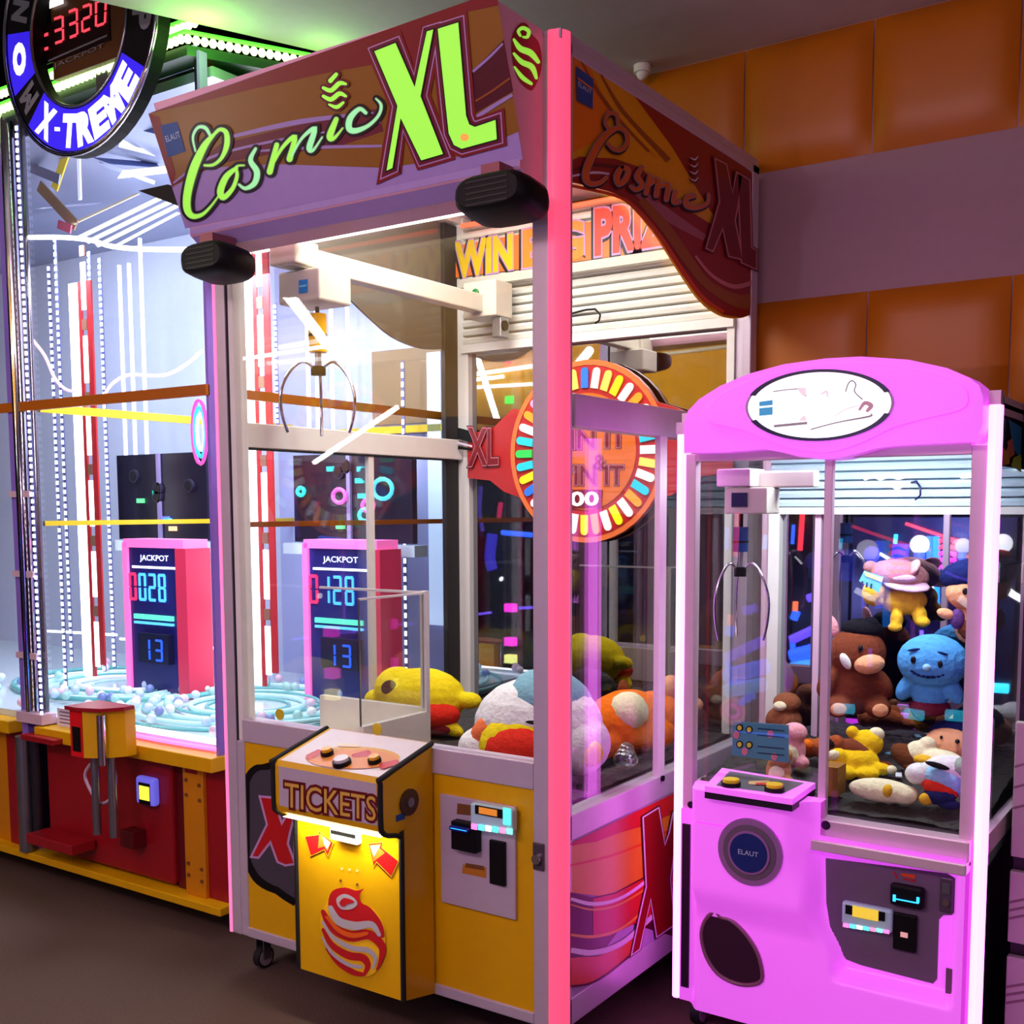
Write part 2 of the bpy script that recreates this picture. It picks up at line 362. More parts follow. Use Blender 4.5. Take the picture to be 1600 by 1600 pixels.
b = MB(); fbox(b, 742, 1258, 784, 1279, -.034, -.03, BLACK); fbox(b, 748, 1261, 776, 1276, -.036, -.034, M('reader_screen', (200, 120, 40), emit=.9)); b.build('screen', o)
b = MB()
for i, cc in enumerate([(255, 120, 190), (90, 230, 255), (255, 245, 235), (80, 235, 235), (255, 130, 170), (120, 255, 220)]):
    m = M('reader_led_%d' % i, cc, emit=1.6)
    fbox(b, 736+11*i, 1287+1.5*i, 745+11*i, 1297+1.5*i, -.033, -.03, m)
fbox(b, 786, 1262, 797, 1290, -.033, -.03, M('reader_led_3', (80, 235, 235), emit=1.6)); b.build('light', o)
b = MB(); fbox(b, 832, 1316, 849, 1362, -.006, 0, M('lock_plate', (92, 80, 92), .4, .5)); o = b.build('lock', XL, bevel=.002)
b = MB(); q = PY(840, 1342, -.006); b.cyl(q, q+Vector((0, -.01, 0)), .012, CHROME); b.build('keyhole', o)
# -- side panel graphics
so = side
SBASE = M('amber_vinyl', (222, 136, 34), .35); SRED = M('red_vinyl', (206, 40, 36), .35); SMAR = M('maroon_vinyl', (86, 12, 34), .35); SORR = M('orange_red_vinyl', (222, 74, 26), .35); SWHT = M('white_vinyl', (226, 206, 226), .4); SYEL = M('yellow_vinyl', (226, 150, 40), .35); SLAV = M('lavender_vinyl', (178, 150, 190), .4)
p = MB().box(-.005, -.002, .05, D-.05, .19, .584, SLAV).build('side_panel', XL)
a = Art(Plane((-.002, 0, 0), (1, 0, 0)))
def ext(pts, u=1150):  # extend lines to the back along the panel
    return pts
a.poly([(890, 1318), (1060, 1236), (1075, 1228), (1075, 1300), (1000, 1310), (890, 1345)], SRED, 0)
a.poly([(890, 1322), (1000, 1292), (1075, 1262), (1075, 1420), (990, 1380), (950, 1402), (890, 1394)], SBASE, 1)
a.poly([(890, 1318), (1075, 1228), (1075, 1255), (1000, 1288), (930, 1315), (890, 1320)], SRED, 2)
a.stroke([(890, 1352, 3), (950, 1338, 3), (1010, 1315, 3), (1075, 1280, 3)], SORR, 2, curve=True, joint=False)
a.poly([(890, 1394), (925, 1402), (960, 1394), (1005, 1370), (1075, 1310), (1075, 1470), (975, 1440), (940, 1488), (890, 1496)], SMAR, 2)
a.poly([(925, 1404), (960, 1396), (1005, 1372), (1075, 1312), (1075, 1400), (1000, 1438), (950, 1462), (925, 1464)], SRED, 3)
a.stroke([(890, 1404, 5), (925, 1412, 6), (965, 1404, 5), (1008, 1376, 5), (1075, 1316, 5)], SWHT, 4, joint=False)
a.stroke([(890, 1413, 2), (925, 1421, 3), (965, 1413, 3), (1008, 1388, 3)], SYEL, 4, joint=False)
a.stroke([(890, 1460, 4), (925, 1463, 5), (965, 1452, 4), (1000, 1426, 4), (1060, 1370, 4)], SYEL, 4, joint=False)
a.stroke([(890, 1484, 8), (925, 1488, 9), (965, 1476, 8), (1000, 1448, 7), (1060, 1390, 6)], SWHT, 4, joint=False)
a.poly([(890, 1496), (930, 1494), (968, 1480), (992, 1462), (984, 1490), (950, 1518), (920, 1535), (890, 1540)], SORR, 4)
a.stroke([(890, 1540, 3), (920, 1536, 3), (950, 1519, 3), (985, 1490, 3)], SMAR, 5, joint=False)
Xp = [(1003, 1277), (1026, 1263), (1036, 1322), (1044, 1300), (1050, 1270), (1058, 1266), (1048, 1345), (1044, 1372), (1050, 1444), (1024, 1462), (1014, 1402), (996, 1482), (985, 1490), (1000, 1420), (1008, 1385)]
a.outline(Xp, 7, SMAR, 5); a.outline(Xp, 4, SWHT, 6); a.poly(Xp, M('deep_red_vinyl', (140, 18, 22), .35), 7)
a.build('side_graphic', p)
# -- upper side decal on the window
def decal_shape(x): 
    pts = [(890, 76), (890, 284)]+smooth([(890, 284), (925, 290), (962, 302), (992, 322), (1030, 368), (1066, 425), (1098, 470), (1130, 493), (1158, 497), (1177, 490)], 4)+[(1181, 273)]
    return [PX(u, v, 0) for u, v in pts]
ds = decal_shape(0)
DOR = M('decal_orange', (240, 126, 24), .35); DAM = M('decal_amber', (236, 164, 22), .35); DRD = M('decal_red', (150, 28, 32), .35); DBR = M('decal_bronze', (158, 84, 28), .35)
d_ = MB().prism([(-.012, q.y, q.z) for q in ds], (.008, 0, 0), DAM).build('window_decal', XL)
a = Art(Plane((-.004, 0, 0), (1, 0, 0)))
a.poly([(890, 78), (905, 86), (960, 165), (940, 215), (890, 240)], DOR, 0)
a.poly([(975, 128), (1181, 274), (1178, 400), (1110, 330), (1050, 230)], DRD, 0)
for k, (u, m) in enumerate(((905, DBR), (918, DAM), (934, DBR))): a.stroke([(u, 92+k*8, 2), (u+40, 160+k*8, 6), (u+110, 235+k*8, 9)], m, 1, joint=False)
a.poly([(890, 252), (905, 245), (960, 248), (1000, 262), (1060, 320), (1110, 350), (1178, 352), (1178, 490), (1158, 496), (1130, 492), (1098, 470), (1066, 425), (1030, 368), (992, 322), (962, 302), (890, 284)], DRD, 1)
a.stroke([(985, 290, 14), (1040, 335, 18), (1100, 372, 10)], M('decal_mauve', (170, 96, 110), .35), 2, joint=False)
a.stroke([(890, 290, 5), (960, 306, 5), (992, 326, 6), (1030, 370, 7), (1066, 425, 7), (1098, 466, 6), (1130, 488, 5)], SORR, 2, joint=False)
a.stroke([(1000, 312, 12), (1040, 358, 16), (1075, 408, 16), (1105, 445, 14), (1150, 470, 20), (1178, 470, 24)], DBR, 2, joint=False)
a.stroke([(1085, 400, 4), (1110, 430, 5), (1145, 448, 7), (1178, 440, 7)], M('decal_pink', (206, 120, 130), .35), 3, joint=False)
a.stroke([(890, 268, 4), (925, 258, 5), (970, 262, 4)], SMAR, 3, joint=False); a.stroke([(890, 276, 3), (925, 270, 4), (950, 272, 3)], SWHT, 3, joint=False)
BLUE = M('blue_label', (28, 74, 150), .4); LBL = M('label_white', (200, 215, 235), .4)
a.poly([(898, 104), (925, 124), (924, 171), (899, 158)], BLUE, 4)
a.text('ELAUT', [(901, 135), (922, 149), (922, 142), (901, 127)], LBL, 5)
a.poly([(900, 121), (923, 138), (923, 141), (900, 124)], DOR, 5)
# Cosmic lettering (brush strokes)
def cosmic(a, strokes, fill, edge, black, l0, g1=2.2, g2=4.6, shift=(0, 0)):
    for st in strokes: a.stroke([(p[0]+shift[0], p[1]+shift[1], p[2]) for p in st], black, l0, grow=g2)
    for st in strokes: a.stroke(st, edge, l0+1, grow=g1)
    for i, st in enumerate(strokes): a.stroke(st, fill[i % len(fill)] if isinstance(fill, list) else fill, l0+2)
    return a
sC = [[(962, 200, 5), (945, 210, 8), (928, 232, 10), (914, 262, 10), (912, 280, 9), (920, 288, 6), (934, 286, 5), (944, 278, 4)],
      [(962, 200, 5), (974, 206, 5), (977, 222, 5), (968, 234, 5), (956, 234, 4), (947, 226, 3)],
      [(950, 206, 3), (942, 192, 3), (948, 178, 4), (960, 180, 4), (962, 194, 3)],
      [(968, 262, 6), (960, 276, 8), (964, 288, 7), (974, 280, 7), (978, 266, 6), (968, 262, 5)],
      [(1000, 262, 5), (992, 276, 7), (1000, 290, 6), (990, 297, 5), (982, 292, 3)],
      [(1012, 276, 6), (1006, 302, 6)], [(1010, 290, 4), (1024, 282, 6), (1022, 306, 6)], [(1026, 292, 4), (1040, 290, 6), (1038, 312, 6)],
      [(1052, 300, 6), (1050, 316, 6), (1060, 316, 3)], [(1082, 306, 5), (1070, 310, 6), (1070, 322, 6), (1086, 325, 5), (1102, 318, 4), (1104, 304, 3)]]
cosmic(a, sC, [M('decal_copper', (214, 100, 36), .35)], M('decal_silver', (170, 130, 150), .35), M('ink_black', (18, 8, 14), .4), 6, 1.5, 2.2, (-1, 3))
for k in range(4): a.stroke([(1074, 248+k*11, 2), (1082, 252+k*11, 5), (1088, 246+k*11, 2)], SMAR, 8); a.stroke([(1075, 247+k*11, 1), (1082, 250+k*11, 2.5), (1087, 245+k*11, 1)], SWHT, 9)
Xd = [(1115, 250), (1131, 258), (1141, 305), (1148, 272), (1156, 276), (1147, 330), (1144, 345), (1156, 405), (1136, 400), (1126, 355), (1110, 392), (1101, 388), (1122, 315)]
Ld = [(1150, 272), (1167, 282), (1170, 388), (1178, 392), (1178, 420), (1156, 410)]
for q in (Xd, Ld): a.outline(q, 8, SMAR, 7)
for q in (Xd, Ld): a.outline(q, 4.5, M('decal_pink', (206, 120, 130), .35), 8)
for q in (Xd, Ld): a.poly(q, M('decal_crimson', (124, 16, 26), .35), 9)
a.build('decal_graphic', d_)
MB().prism([(-Wd+.004, q.y, q.z) for q in ds], (.008, 0, 0), M('grey_decal_back', (112, 102, 90), .6)).build('window_decal', XL)
# -- panes
MB().box(-1.1, -.08, .02, .026, .775, 2.4, PANE).build('front_pane', XL)
MB().box(-.028, -.022, .05, D-.05, .648, 2.405, PANE).build('side_pane', XL)
MB().box(-Wd+.022, -Wd+.028, .05, D-.055, .648, 2.405, PANE).build('side_pane', XL)
m = MB(); m.box(-.02, -.004, .505, .545, .648, 1.575, WHITE); m.build('pane_divider', XL)
m = MB(); m.box(-Wd+.03, -Wd+.046, .585, .61, .66, 1.562, WHITE); m.build('pane_divider', XL)
b = MB(); q = PX(1034, 1216, 0); b.cyl(q, q+Vector((.006, 0, 0)), .008, BLACK); b.build('lock', XL)
# -- back: shutter above, mirror below
SH = M('shutter_white', (232, 230, 220), .5); s_ = MB(); z = 1.975
while z < 2.40:
    s_.prism([(-1.11, 1.12, z), (-1.11, 1.092, z+.004), (-1.11, 1.088, z+.016), (-1.11, 1.096, z+.026), (-1.11, 1.12, z+.03)], (1.06, 0, 0), SH); z += .031
shut = s_.build('shutter', XL)
s_ = MB().box(-1.11, -.05, 1.08, 1.12, 1.945, 1.975, WHITE); s_.box(-1.11, -1.085, 1.09, 1.12, .66, 1.945, WHITE); s_.box(-.075, -.05, 1.09, 1.12, .66, 1.945, WHITE); s_.build('back_frame', XL)
MIR = mirror('tinted_mirror', (.36, .36, .38)); MIR2 = mirror('blue_tinted_mirror', (.55, .55, .62))
MB().box(-1.085, -.075, 1.115, 1.12, .66, 1.945, MIR).build('back_mirror', XL)
a = Art(Plane((0, 1.086, 0), (0, -1, 0)))
def lg(t, q, col, d=3):
    sh = [(x-2, y+d) for x, y in q]
    a.text(t, sh, M('ink_black', (18, 8, 14), .4), 1, grow=.11); a.text(t, q, LIL, 2, grow=.08); a.text(t, q, col, 3, grow=.045)
a.poly([(712, 384), (1078, 318), (1078, 385), (712, 434)], M('banner_orange', (236, 120, 40), .4), 0)
lg('WIN', [(714, 433), (800, 418), (800, 368), (714, 382)], M('banner_yellow', (236, 200, 20), .4))
lg('BIG', [(820, 416), (910, 401), (910, 346), (820, 362)], M('banner_amber', (240, 140, 30), .4))
lg('PRIZES', [(932, 397), (1090, 372), (1090, 306), (932, 330)], M('banner_red', (222, 66, 34), .4))
a.build('banner', shut)
b = MB(); A = PY(916, 488, 1.07)
b.tube([PY(u, v, yy) for u, v, yy in ((885, 492, 1.09), (916, 484, 1.07), (930, 483, 1.05), (938, 492, 1.04), (936, 501, 1.04), (930, 505, 1.045))], .0035, BLACK, 6); b.build('cable_hook', shut)
# -- wheel sign
cw = PY(915, 706, 1.07); R_ = .298
WR = M('wheel_red', (186, 34, 34), .35); WO = M('wheel_orange', (226, 112, 34), .35); WRIM = M('wheel_rim', (238, 120, 60), .35)
pl = Plane((0, 1.07, 0), (0, -1, 0))
def wp(x, z): return (x, 1.07, z)
wing = [(cw.x-.50, cw.z+.075), (cw.x-.38, cw.z+.10), (cw.x-.30, cw.z+.16)]+[(cw.x+R_*1.03*math.cos(t), cw.z+R_*1.03*math.sin(t)) for t in [math.radians(150-10*i) for i in range(13)]]+[(cw.x+.34, cw.z+.13), (cw.x+.42, cw.z+.09), (cw.x+.535, cw.z+.08), (cw.x+.535, cw.z-.08), (cw.x+.42, cw.z-.09), (cw.x+.32, cw.z-.15)]+[(cw.x+R_*1.03*math.cos(t), cw.z+R_*1.03*math.sin(t)) for t in [math.radians(-30-10*i) for i in range(13)]]+[(cw.x-.34, cw.z-.13), (cw.x-.40, cw.z-.09), (cw.x-.50, cw.z-.08)]
sg = MB(); sg.prism([wp(*q) for q in wing], (0, .02, 0), WR); sign = sg.build('wheel_sign', XL)
sg = MB()
def ring(mb, c, r0, r1, y, mat, n=48):
    vs = [(c.x+r*math.cos(2*math.pi*i/n), y, c.z+r*math.sin(2*math.pi*i/n)) for i in range(n) for r in (r0, r1)]
    mb.add(vs, [(2*i, 2*i+1, (2*i+3) % (2*n), (2*i+2) % (2*n)) for i in range(n)], mat)
def disc(mb, c, r, y, mat, n=40): mb.poly([(c.x+r*math.cos(2*math.pi*i/n), y, c.z+r*math.sin(2*math.pi*i/n)) for i in range(n)], mat)
ring(sg, cw, R_*.97, R_*1.03, 1.066, WRIM); disc(sg, cw, R_*.97, 1.068, WR); disc(sg, cw, R_*.66, 1.065, WO)
sg.build('wheel_face', sign)
CAPC = [M('cap_%d' % i, c_, .3, emit=.55) for i, c_ in enumerate([(255, 255, 250), (240, 225, 30), (250, 150, 40), (40, 190, 210), (40, 110, 220), (50, 190, 80), (250, 210, 90), (250, 150, 210), (255, 250, 235)])]
seq = [0, 3, 1, 8, 2, 0, 1, 6, 8, 4, 6, 7, 5, 6, 7, 2, 0, 3, 5, 3, 1, 4, 0, 2, 0, 5, 0, 1, 2, 8, 1, 0, 2, 3, 8, 6]
for i in range(36):
    t = 2*math.pi*i/36; u = Vector((math.cos(t), 0, math.sin(t))); v = Vector((-math.sin(t), 0, math.cos(t))); w = .0135; b = MB()
    c0 = cw+u*R_*.715; c1 = cw+u*R_*.90; P = [c0+v*w, c0-v*w]+[c1+(-v*math.cos(math.pi*k/6)+u*math.sin(math.pi*k/6))*w for k in range(7)]
    b.prism([(q.x, 1.066, q.z) for q in P], (0, -.006, 0), CAPC[seq[i]]); b.build('wheel_lamp', sign)
a = Art(Plane((0, 1.064, 0), (0, -1, 0)))
def lg2(t, q, g=.04): 
    a.text(t, q, SMAR, 0, grow=g+.03); a.text(t, q, M('decal_pink', (206, 120, 130), .35), 1, grow=g+.01); a.text(t, q, DRED, 2, grow=.02)
lg2('SPIN IT', [(852, 703), (978, 698), (978, 670), (852, 672)]); lg2('&', [(928, 734), (946, 733), (946, 711), (928, 711)]); lg2('WIN IT', [(858, 757), (974, 757), (974, 728), (858, 728)])
a.poly([(872, 795), (940, 793), (942, 765), (872, 765)], DRED, 1); a.text('100', [(878, 791), (935, 789), (935, 769), (878, 769)], M('cap_0', (255, 255, 250)), 3, grow=.03)
a.build('wheel_lettering', sign); a = Art(Plane((0, 1.064, 0), (0, -1, 0)))
lg2('XL', [(733, 727), (778, 724), (778, 672), (733, 670)], .03)
a.poly([(715, 668), (738, 674), (738, 692), (715, 686)], BLACK, 0).poly([(715, 690), (738, 696), (738, 699), (715, 693)], SWHT, 0).poly([(715, 696), (738, 701), (738, 704), (715, 702)], BLACK, 0)
a.build('wing_lettering', sign); a = Art(Plane((0, 1.064, 0), (0, -1, 0)))
lg2('XL', [(1082, 712), (1130, 705), (1130, 655), (1082, 660)], .03)
a.build('wing_lettering', sign)
# -- marquee header
hp = Plane((0, -.093, 2.152), (0, -.298, -.107))
PUR = M('marquee_purple', (172, 146, 208), .35); FL = M('marquee_pink_side', (244, 184, 204), .4)
hm = MB(); prof = [(.0, 2.455), (-.2, 2.455), (-.093, 2.152), (-.093, 2.135), (-.05, 2.105), (0, 2.09)]
hm.prism([(-1.15, y, z) for y, z in prof], (1.10, 0, 0), FL, FL)
hd = hm.build('marquee', XL)
b = MB(); b.prism([PY(u, v, .06) for u, v in ((216, 298), (262, 288), (300, 300), (300, 330))], (0, .012, 0), M('bracket_black', (26, 20, 26), .5)); b.build('marquee_bracket', hd)
b = MB().prism([(-1.148, -.094, 2.153), (-1.148, -.094, 2.136), (-1.148, -.052, 2.1045), (-1.148, -.045, 2.105)], (1.096, 0, 0), PUR).build('marquee_lip', hd)
HB = M('header_bronze', (146, 96, 26), .35); HR = M('header_red', (132, 26, 36), .35); HM = M('header_maroon', (112, 24, 52), .35)
GRN = M('lit_green_letter', (150, 235, 80), .35, emit=.75, ecol=(150, 236, 72)); GRN2 = M('lit_mint_letter', (150, 235, 170), .35, emit=.75, ecol=(140, 232, 150)); INK = M('ink_black', (18, 8, 14), .4)
a = Art(hp)
hl, hr = -1.149, -.051
TL = (232, 177); TR = (776, -14); BR_ = (817, 249); BL = (290, 357)
a.poly([TL, TR, BR_, BL], PUR, 0)
a.poly([(234, 178), (776, -13), (812, 205), (720, 243), (700, 249), (600, 262), (480, 258), (430, 256), (330, 262), (270, 292)], HB, 1)
a.poly([(234, 177), (776, -14), (780, 8), (724, 20), (708, 110), (600, 98), (520, 112), (400, 138), (320, 158)], HR, 2)
a.poly([(233, 178), (250, 182), (275, 270), (271, 294)], HR, 2)
a.poly([(270, 290), (300, 262), (345, 225), (480, 192), (590, 170), (600, 205), (520, 232), (430, 240), (340, 256)], HM, 2)
a.stroke([(272, 286, 3), (330, 246, 4), (420, 222, 4), (520, 205, 4), (596, 190, 4)], PUR, 3, joint=False)
a.stroke([(360, 214, 5), (470, 190, 8), (585, 176, 3)], PUR, 3, joint=False)
a.stroke([(400, 236, 3), (500, 230, 5), (598, 228, 4)], PUR, 3, joint=False)
a.poly([(738, 112), (788, 62), (803, 142), (745, 176)], SMAR, 2); a.stroke([(740, 112, 4), (765, 90, 4), (787, 68, 3)], PUR, 3, joint=False); a.stroke([(744, 158, 3), (770, 142, 3), (798, 122, 3)], DBR, 3, joint=False); a.stroke([(744, 184, 6), (775, 164, 6), (802, 148, 5)], PUR, 3, joint=False)
a.poly([(252, 196), (278, 190), (291, 236), (264, 246)], BLUE, 3); a.text('ELAUT', [(262, 222), (284, 214), (281, 205), (259, 213)], LBL, 4)
Xh = [(588, 80), (621, 67), (651, 136), (670, 49), (680, 46), (660, 150), (695, 240), (661, 250), (629, 184), (616, 262), (607, 266), (624, 165)]
Lh = [(687, 45), (719, 35), (731, 180), (736, 194), (745, 198), (777, 187), (779, 217), (724, 232), (712, 226), (704, 208)]
for q in (Xh, Lh): a.outline(q, 27, HR, 4)
for q in (Xh, Lh): a.outline(q, 18, LIL, 5)
for q in (Xh, Lh): a.outline(q, 14, HM, 6)
for q in (Xh, Lh): a.outline(q, 4, INK, 8)
for q in (Xh, Lh): a.poly(q, GRN, 9)
a.disc(729, 214, 7, 6, M('orange_dot', (240, 170, 80), emit=.6), 10)
sC = [[(336, 211, 5), (322, 228, 10), (306, 262, 13), (296, 300, 12), (295, 325, 11), (303, 337, 8), (318, 335, 5), (332, 322, 3), (344, 306, 2)],
      [(336, 211, 4), (346, 202, 5), (356, 207, 7), (357, 226, 8), (349, 246, 5), (336, 257, 4), (322, 258, 3)],
      [(332, 214, 3), (324, 200, 5), (312, 199, 4), (304, 214, 3), (308, 236, 2)],
      [(372, 262, 5), (356, 276, 9), (347, 298, 10), (352, 308, 8), (366, 294, 6), (373, 274, 5), (372, 260, 3), (384, 258, 2)],
      [(402, 232, 4), (394, 250, 7), (404, 268, 9), (400, 286, 8), (386, 294, 5), (376, 288, 3)],
      [(435, 226, 7), (424, 268, 9)], [(428, 258, 3), (444, 230, 5), (463, 214, 7), (455, 248, 9)], [(458, 244, 3), (474, 216, 4), (494, 201, 7), (486, 230, 9), (492, 234, 4), (506, 214, 2)],
      [(528, 186, 7), (518, 212, 10), (524, 216, 5), (538, 200, 2)],
      [(574, 176, 5), (564, 170, 6), (550, 184, 9), (548, 200, 9), (558, 204, 8), (578, 196, 5), (594, 180, 4), (598, 164, 4), (590, 154, 2)]]
cosmic(a, sC, [GRN, GRN, GRN2, GRN, GRN2], M('ink_silver', (150, 150, 140), .4), INK, 5, 1.2, 5.0)
def swirl(a, cx, cy, w, h, bands, back, l0, skew=0):
    f = lambda x, y: (cx+x*w+skew*y*w, cy+y*h)
    a.poly([f(.55*math.cos(t)*(1 if math.sin(t) > -.2 else .8), .55*math.sin(t)) for t in [2*math.pi*i/24 for i in range(24)]], back, l0)
    for k, m in enumerate(bands):
        y = -.36+.8*k/max(1, len(bands)-1); sc = [.22, .38, .46, .44, .30, .2][min(k, 5)]
        top = [f(-sc+2*sc*i/8, y-.05-.10*math.sin(2*math.pi*(i/8-.1))*1.0) for i in range(9)]; bot = [f(-sc+2*sc*i/8, y+.045-.08*math.sin(2*math.pi*(i/8-.02))+.02) for i in range(9)]
        a.poly(top+bot[::-1], m, l0+1)
for st in ([(519, 126, 7), (528, 116, 6)], [(508, 137, 5), (520, 141, 7), (533, 130, 7), (543, 131, 4)], [(508, 150, 5), (520, 155, 7), (533, 146, 7), (543, 150, 4)], [(517, 163, 3), (529, 167, 6), (539, 160, 4)]):
    a.stroke(st, HM, 6, grow=3.5); a.stroke(st, GRN, 7)
a.build('marquee_graphic', hd)
a = Art(Plane((-.05, 0, 0), (1, 0, 0)))
a.poly(smooth([(812, 37), (823, 38), (829, 52), (841, 66), (846, 90), (844, 114), (835, 136), (827, 141), (812, 128), (803, 108), (799, 82), (800, 55)], 4, True), M('swirl_crimson', (168, 22, 30), .35), 0)
for st in ([(812, 56, 4), (809, 49, 5), (816, 44, 6), (825, 49, 6), (823, 58, 5), (816, 58, 3)], [(802, 62, 4), (812, 76, 9), (828, 83, 10), (840, 97, 6)], [(802, 84, 4), (814, 97, 8), (830, 105, 9), (837, 122, 5)], [(803, 105, 3), (815, 121, 7), (829, 131, 5)]): a.stroke(st, GRN, 1)
a.k; a.build('marquee_swirl', hd)
# -- hooded loudspeakers under the marquee
for (u, v, w) in ((787, 313, .195), (343, 412, .185)):
    c = PY(u, v, -.115); b = MB(); P = []
    for i in range(25):
        t = 2*math.pi*i/24; P.append((math.copysign(abs(math.cos(t))**.55, math.cos(t)), math.copysign(abs(math.sin(t))**.7, math.sin(t))))
    vs = []; rows = [(-.065, .82, .72), (-.055, .95, .92), (-.02, 1, 1), (.03, 1, 1), (.05, .9, .9)]
    for y, sx, sz in rows: vs += [(c.x+w/2*sx*px, c.y+y, c.z+.043*sz*pz-.12*y) for px, pz in P[:24]]
    fs = [(r*24+i, r*24+(i+1) % 24, (r+1)*24+(i+1) % 24, (r+1)*24+i) for r in range(4) for i in range(24)]
    b.add(vs, fs, BLACK, True); b.add(vs[:24], [list(range(24))], BLACK); b.add(vs[-24:], [list(range(24))[::-1]], BLACK)
    o = b.build('loudspeaker', XL)
    b = MB(); b.box(c.x-.04, c.x+.01, c.y-.03, c.y+.05, c.z+.03, c.z+.075, M('speaker_bracket', (150, 90, 100), .4, .4)); b.build('bracket', o)
    b = MB(); 
    for k in range(5): b.box(c.x-.055, c.x+.055, c.y-.0665, c.y-.0645, c.z-.02+.012*k, c.z-.016+.012*k, M('speaker_slat', (26, 22, 24), .5))
    b.build('grille', o)
# -- interior light tube
b = MB(); b.cyl((-1.08, .075, 2.12), (-.1, .075, 2.12), .012, LEDWARM); b.build('light_tube', XL)
b = MB(); b.cyl((-.1, 1.05, 2.385), (-1.08, 1.05, 2.385), .008, M('red_neon', (255, 90, 60), emit=2)); b.build('neon_tube', XL)
lamp('crane_interior_light', (-.58, .22, 2.36), (-.58, .75, .9), .9, 13, (1, .97, .90), .2)
lamp('crane_interior_light', (-.58, .5, 2.40), (-.58, .62, 0), .9, 9, (1, .97, .92), .7)
# -- gantry, carriage and claw
GW = M('gantry_white', (206, 199, 184), .45)
g = MB(); g.box(-.965, -.915, .06, 1.04, 2.055, 2.115, GW); gb = g.build('gantry_beam', XL, bevel=.004)
g = MB(); g.box(-1.0, -.90, .055, .15, 2.06, 2.125, GW); g.build('beam_end', gb, bevel=.005)
g = MB(); g.box(-1.0, -.86, .95, 1.05, 2.04, 2.16, GW); g.box(-.90, -.86, .98, 1.03, 1.97, 2.04, STEEL); g.cyl((-.86, 1.0, 2.01), (-.855, 1.0, 2.01), .018, BLACK); e = g.build('beam_end', gb, bevel=.004)
g = MB(); g.ball((-.945, .948, 2.12), (.016, .006, .016), M('green_knob', (20, 110, 50), .4)); g.build('knob', e)
g = MB(); g.box(-1.10, -.06, 1.05, 1.085, 2.17, 2.20, GW); g.build('gantry_rail', XL); MB().box(-1.10, -.06, .055, .075, 2.16, 2.18, GW).build('gantry_rail', XL)
cc = PY(492, 452, .16)
g = MB(); g.box(cc.x-.085, cc.x+.075, .10, .23, cc.z-.045, cc.z+.045, GW); car = g.build('carriage', XL, bevel=.006)
a = Art(Plane((0, .10, 0), (0, -1, 0))); q = [(467, 459), (481, 457), (481, 436), (467, 438)]; a.quad(q, (0, 0, 1, 1), M('sticker_blue', (40, 140, 215), .4)); a.quad(q, (.1, .45, .9, .6), M('sticker_cyan', (130, 215, 245), .4), 1); a.build('sticker', car)
def claw(parent, hub, r, drop, mot, motm, prm, scale=1.0, rot=0.3, reach=.11):
    g = MB(); g.cyl(hub+Vector((0, 0, mot)), hub+Vector((0, 0, .01)), r, motm, 20); g.cyl(hub+Vector((0, 0, mot*.45)), hub+Vector((0, 0, mot*.52)), r*1.04, BLACK, 20); cl = g.build('claw', parent)
    g = MB(); g.cyl(hub+Vector((0, 0, mot)), hub+Vector((0, 0, mot+drop)), .006, BLACK); g.build('cable', cl)
    g = MB(); g.cyl(hub+Vector((0, 0, .01)), hub+Vector((0, 0, -.05)), r*.35, STEEL); g.cyl(hub+Vector((0, 0, -.03)), hub+Vector((0, 0, -.055)), r*.8, BLACK); g.build('claw_hub', cl)
    for k in range(3):
        t = rot+2*math.pi*k/3; u = Vector((math.cos(t), math.sin(t), 0)); g = MB()
        pts = [hub+u*(r*.5)+Vector((0, 0, -.035)), hub+u*(reach*.45)+Vector((0, 0, -.02)), hub+u*(reach*.8)+Vector((0, 0, -.055)), hub+u*(reach*1.02)+Vector((0, 0, -.11)), hub+u*(reach*1.0)+Vector((0, 0, -.17)), hub+u*(reach*.86)+Vector((0, 0, -.22))]
        g.tube(smooth([tuple(p) for p in pts], 4), .0042*scale, prm, 6); g.build('prong', cl)
    return cl
hub = PY(497, 556, .16)
claw(XL, hub, .026, .02, cc.z-.05-hub.z-.02, M('motor_yellow', (236, 178, 10), .35), CHROME, 1.1, .2, .115)
# -- prize chute
CH = M('chute_white', (236, 232, 216), .5); ACR = glass('acrylic', (.985, .99, .985), 1)
g = MB(); g.box(-1.10, -.67, .32, .34, .665, .80, CH); g.box(-.69, -.67, .05, .32, .665, .79, CH); g.box(-1.10, -.69, .05, .32, .665, .70, CH); ch = g.build('chute', XL)
g = MB(); g.box(-1.10, -.69, .328, .334, .80, 1.14, ACR); g.box(-.683, -.677, .05, .322, .79, 1.14, ACR); g.build('chute_screen', ch)
g = MB(); g.box(-.691, -.669, .322, .338, .79, 1.145, WHITE); g.box(-.684, -.676, .05, .322, 1.136, 1.142, WHITE); g.box(-1.10, -.691, .327, .335, 1.136, 1.143, WHITE); g.box(-.682, -.678, .048, .052, .79, 1.14, STEEL); g.build('screen_edge', ch)
for (u, v) in ((438, 1116), (590, 1139)):
    q = PY(u, v, .019); g = MB(); g.cyl(q, q+Vector((0, -.004, 0)), .016, M('yellow_sticker', (214, 190, 40), .5)); g.build('pane_sticker', XL)
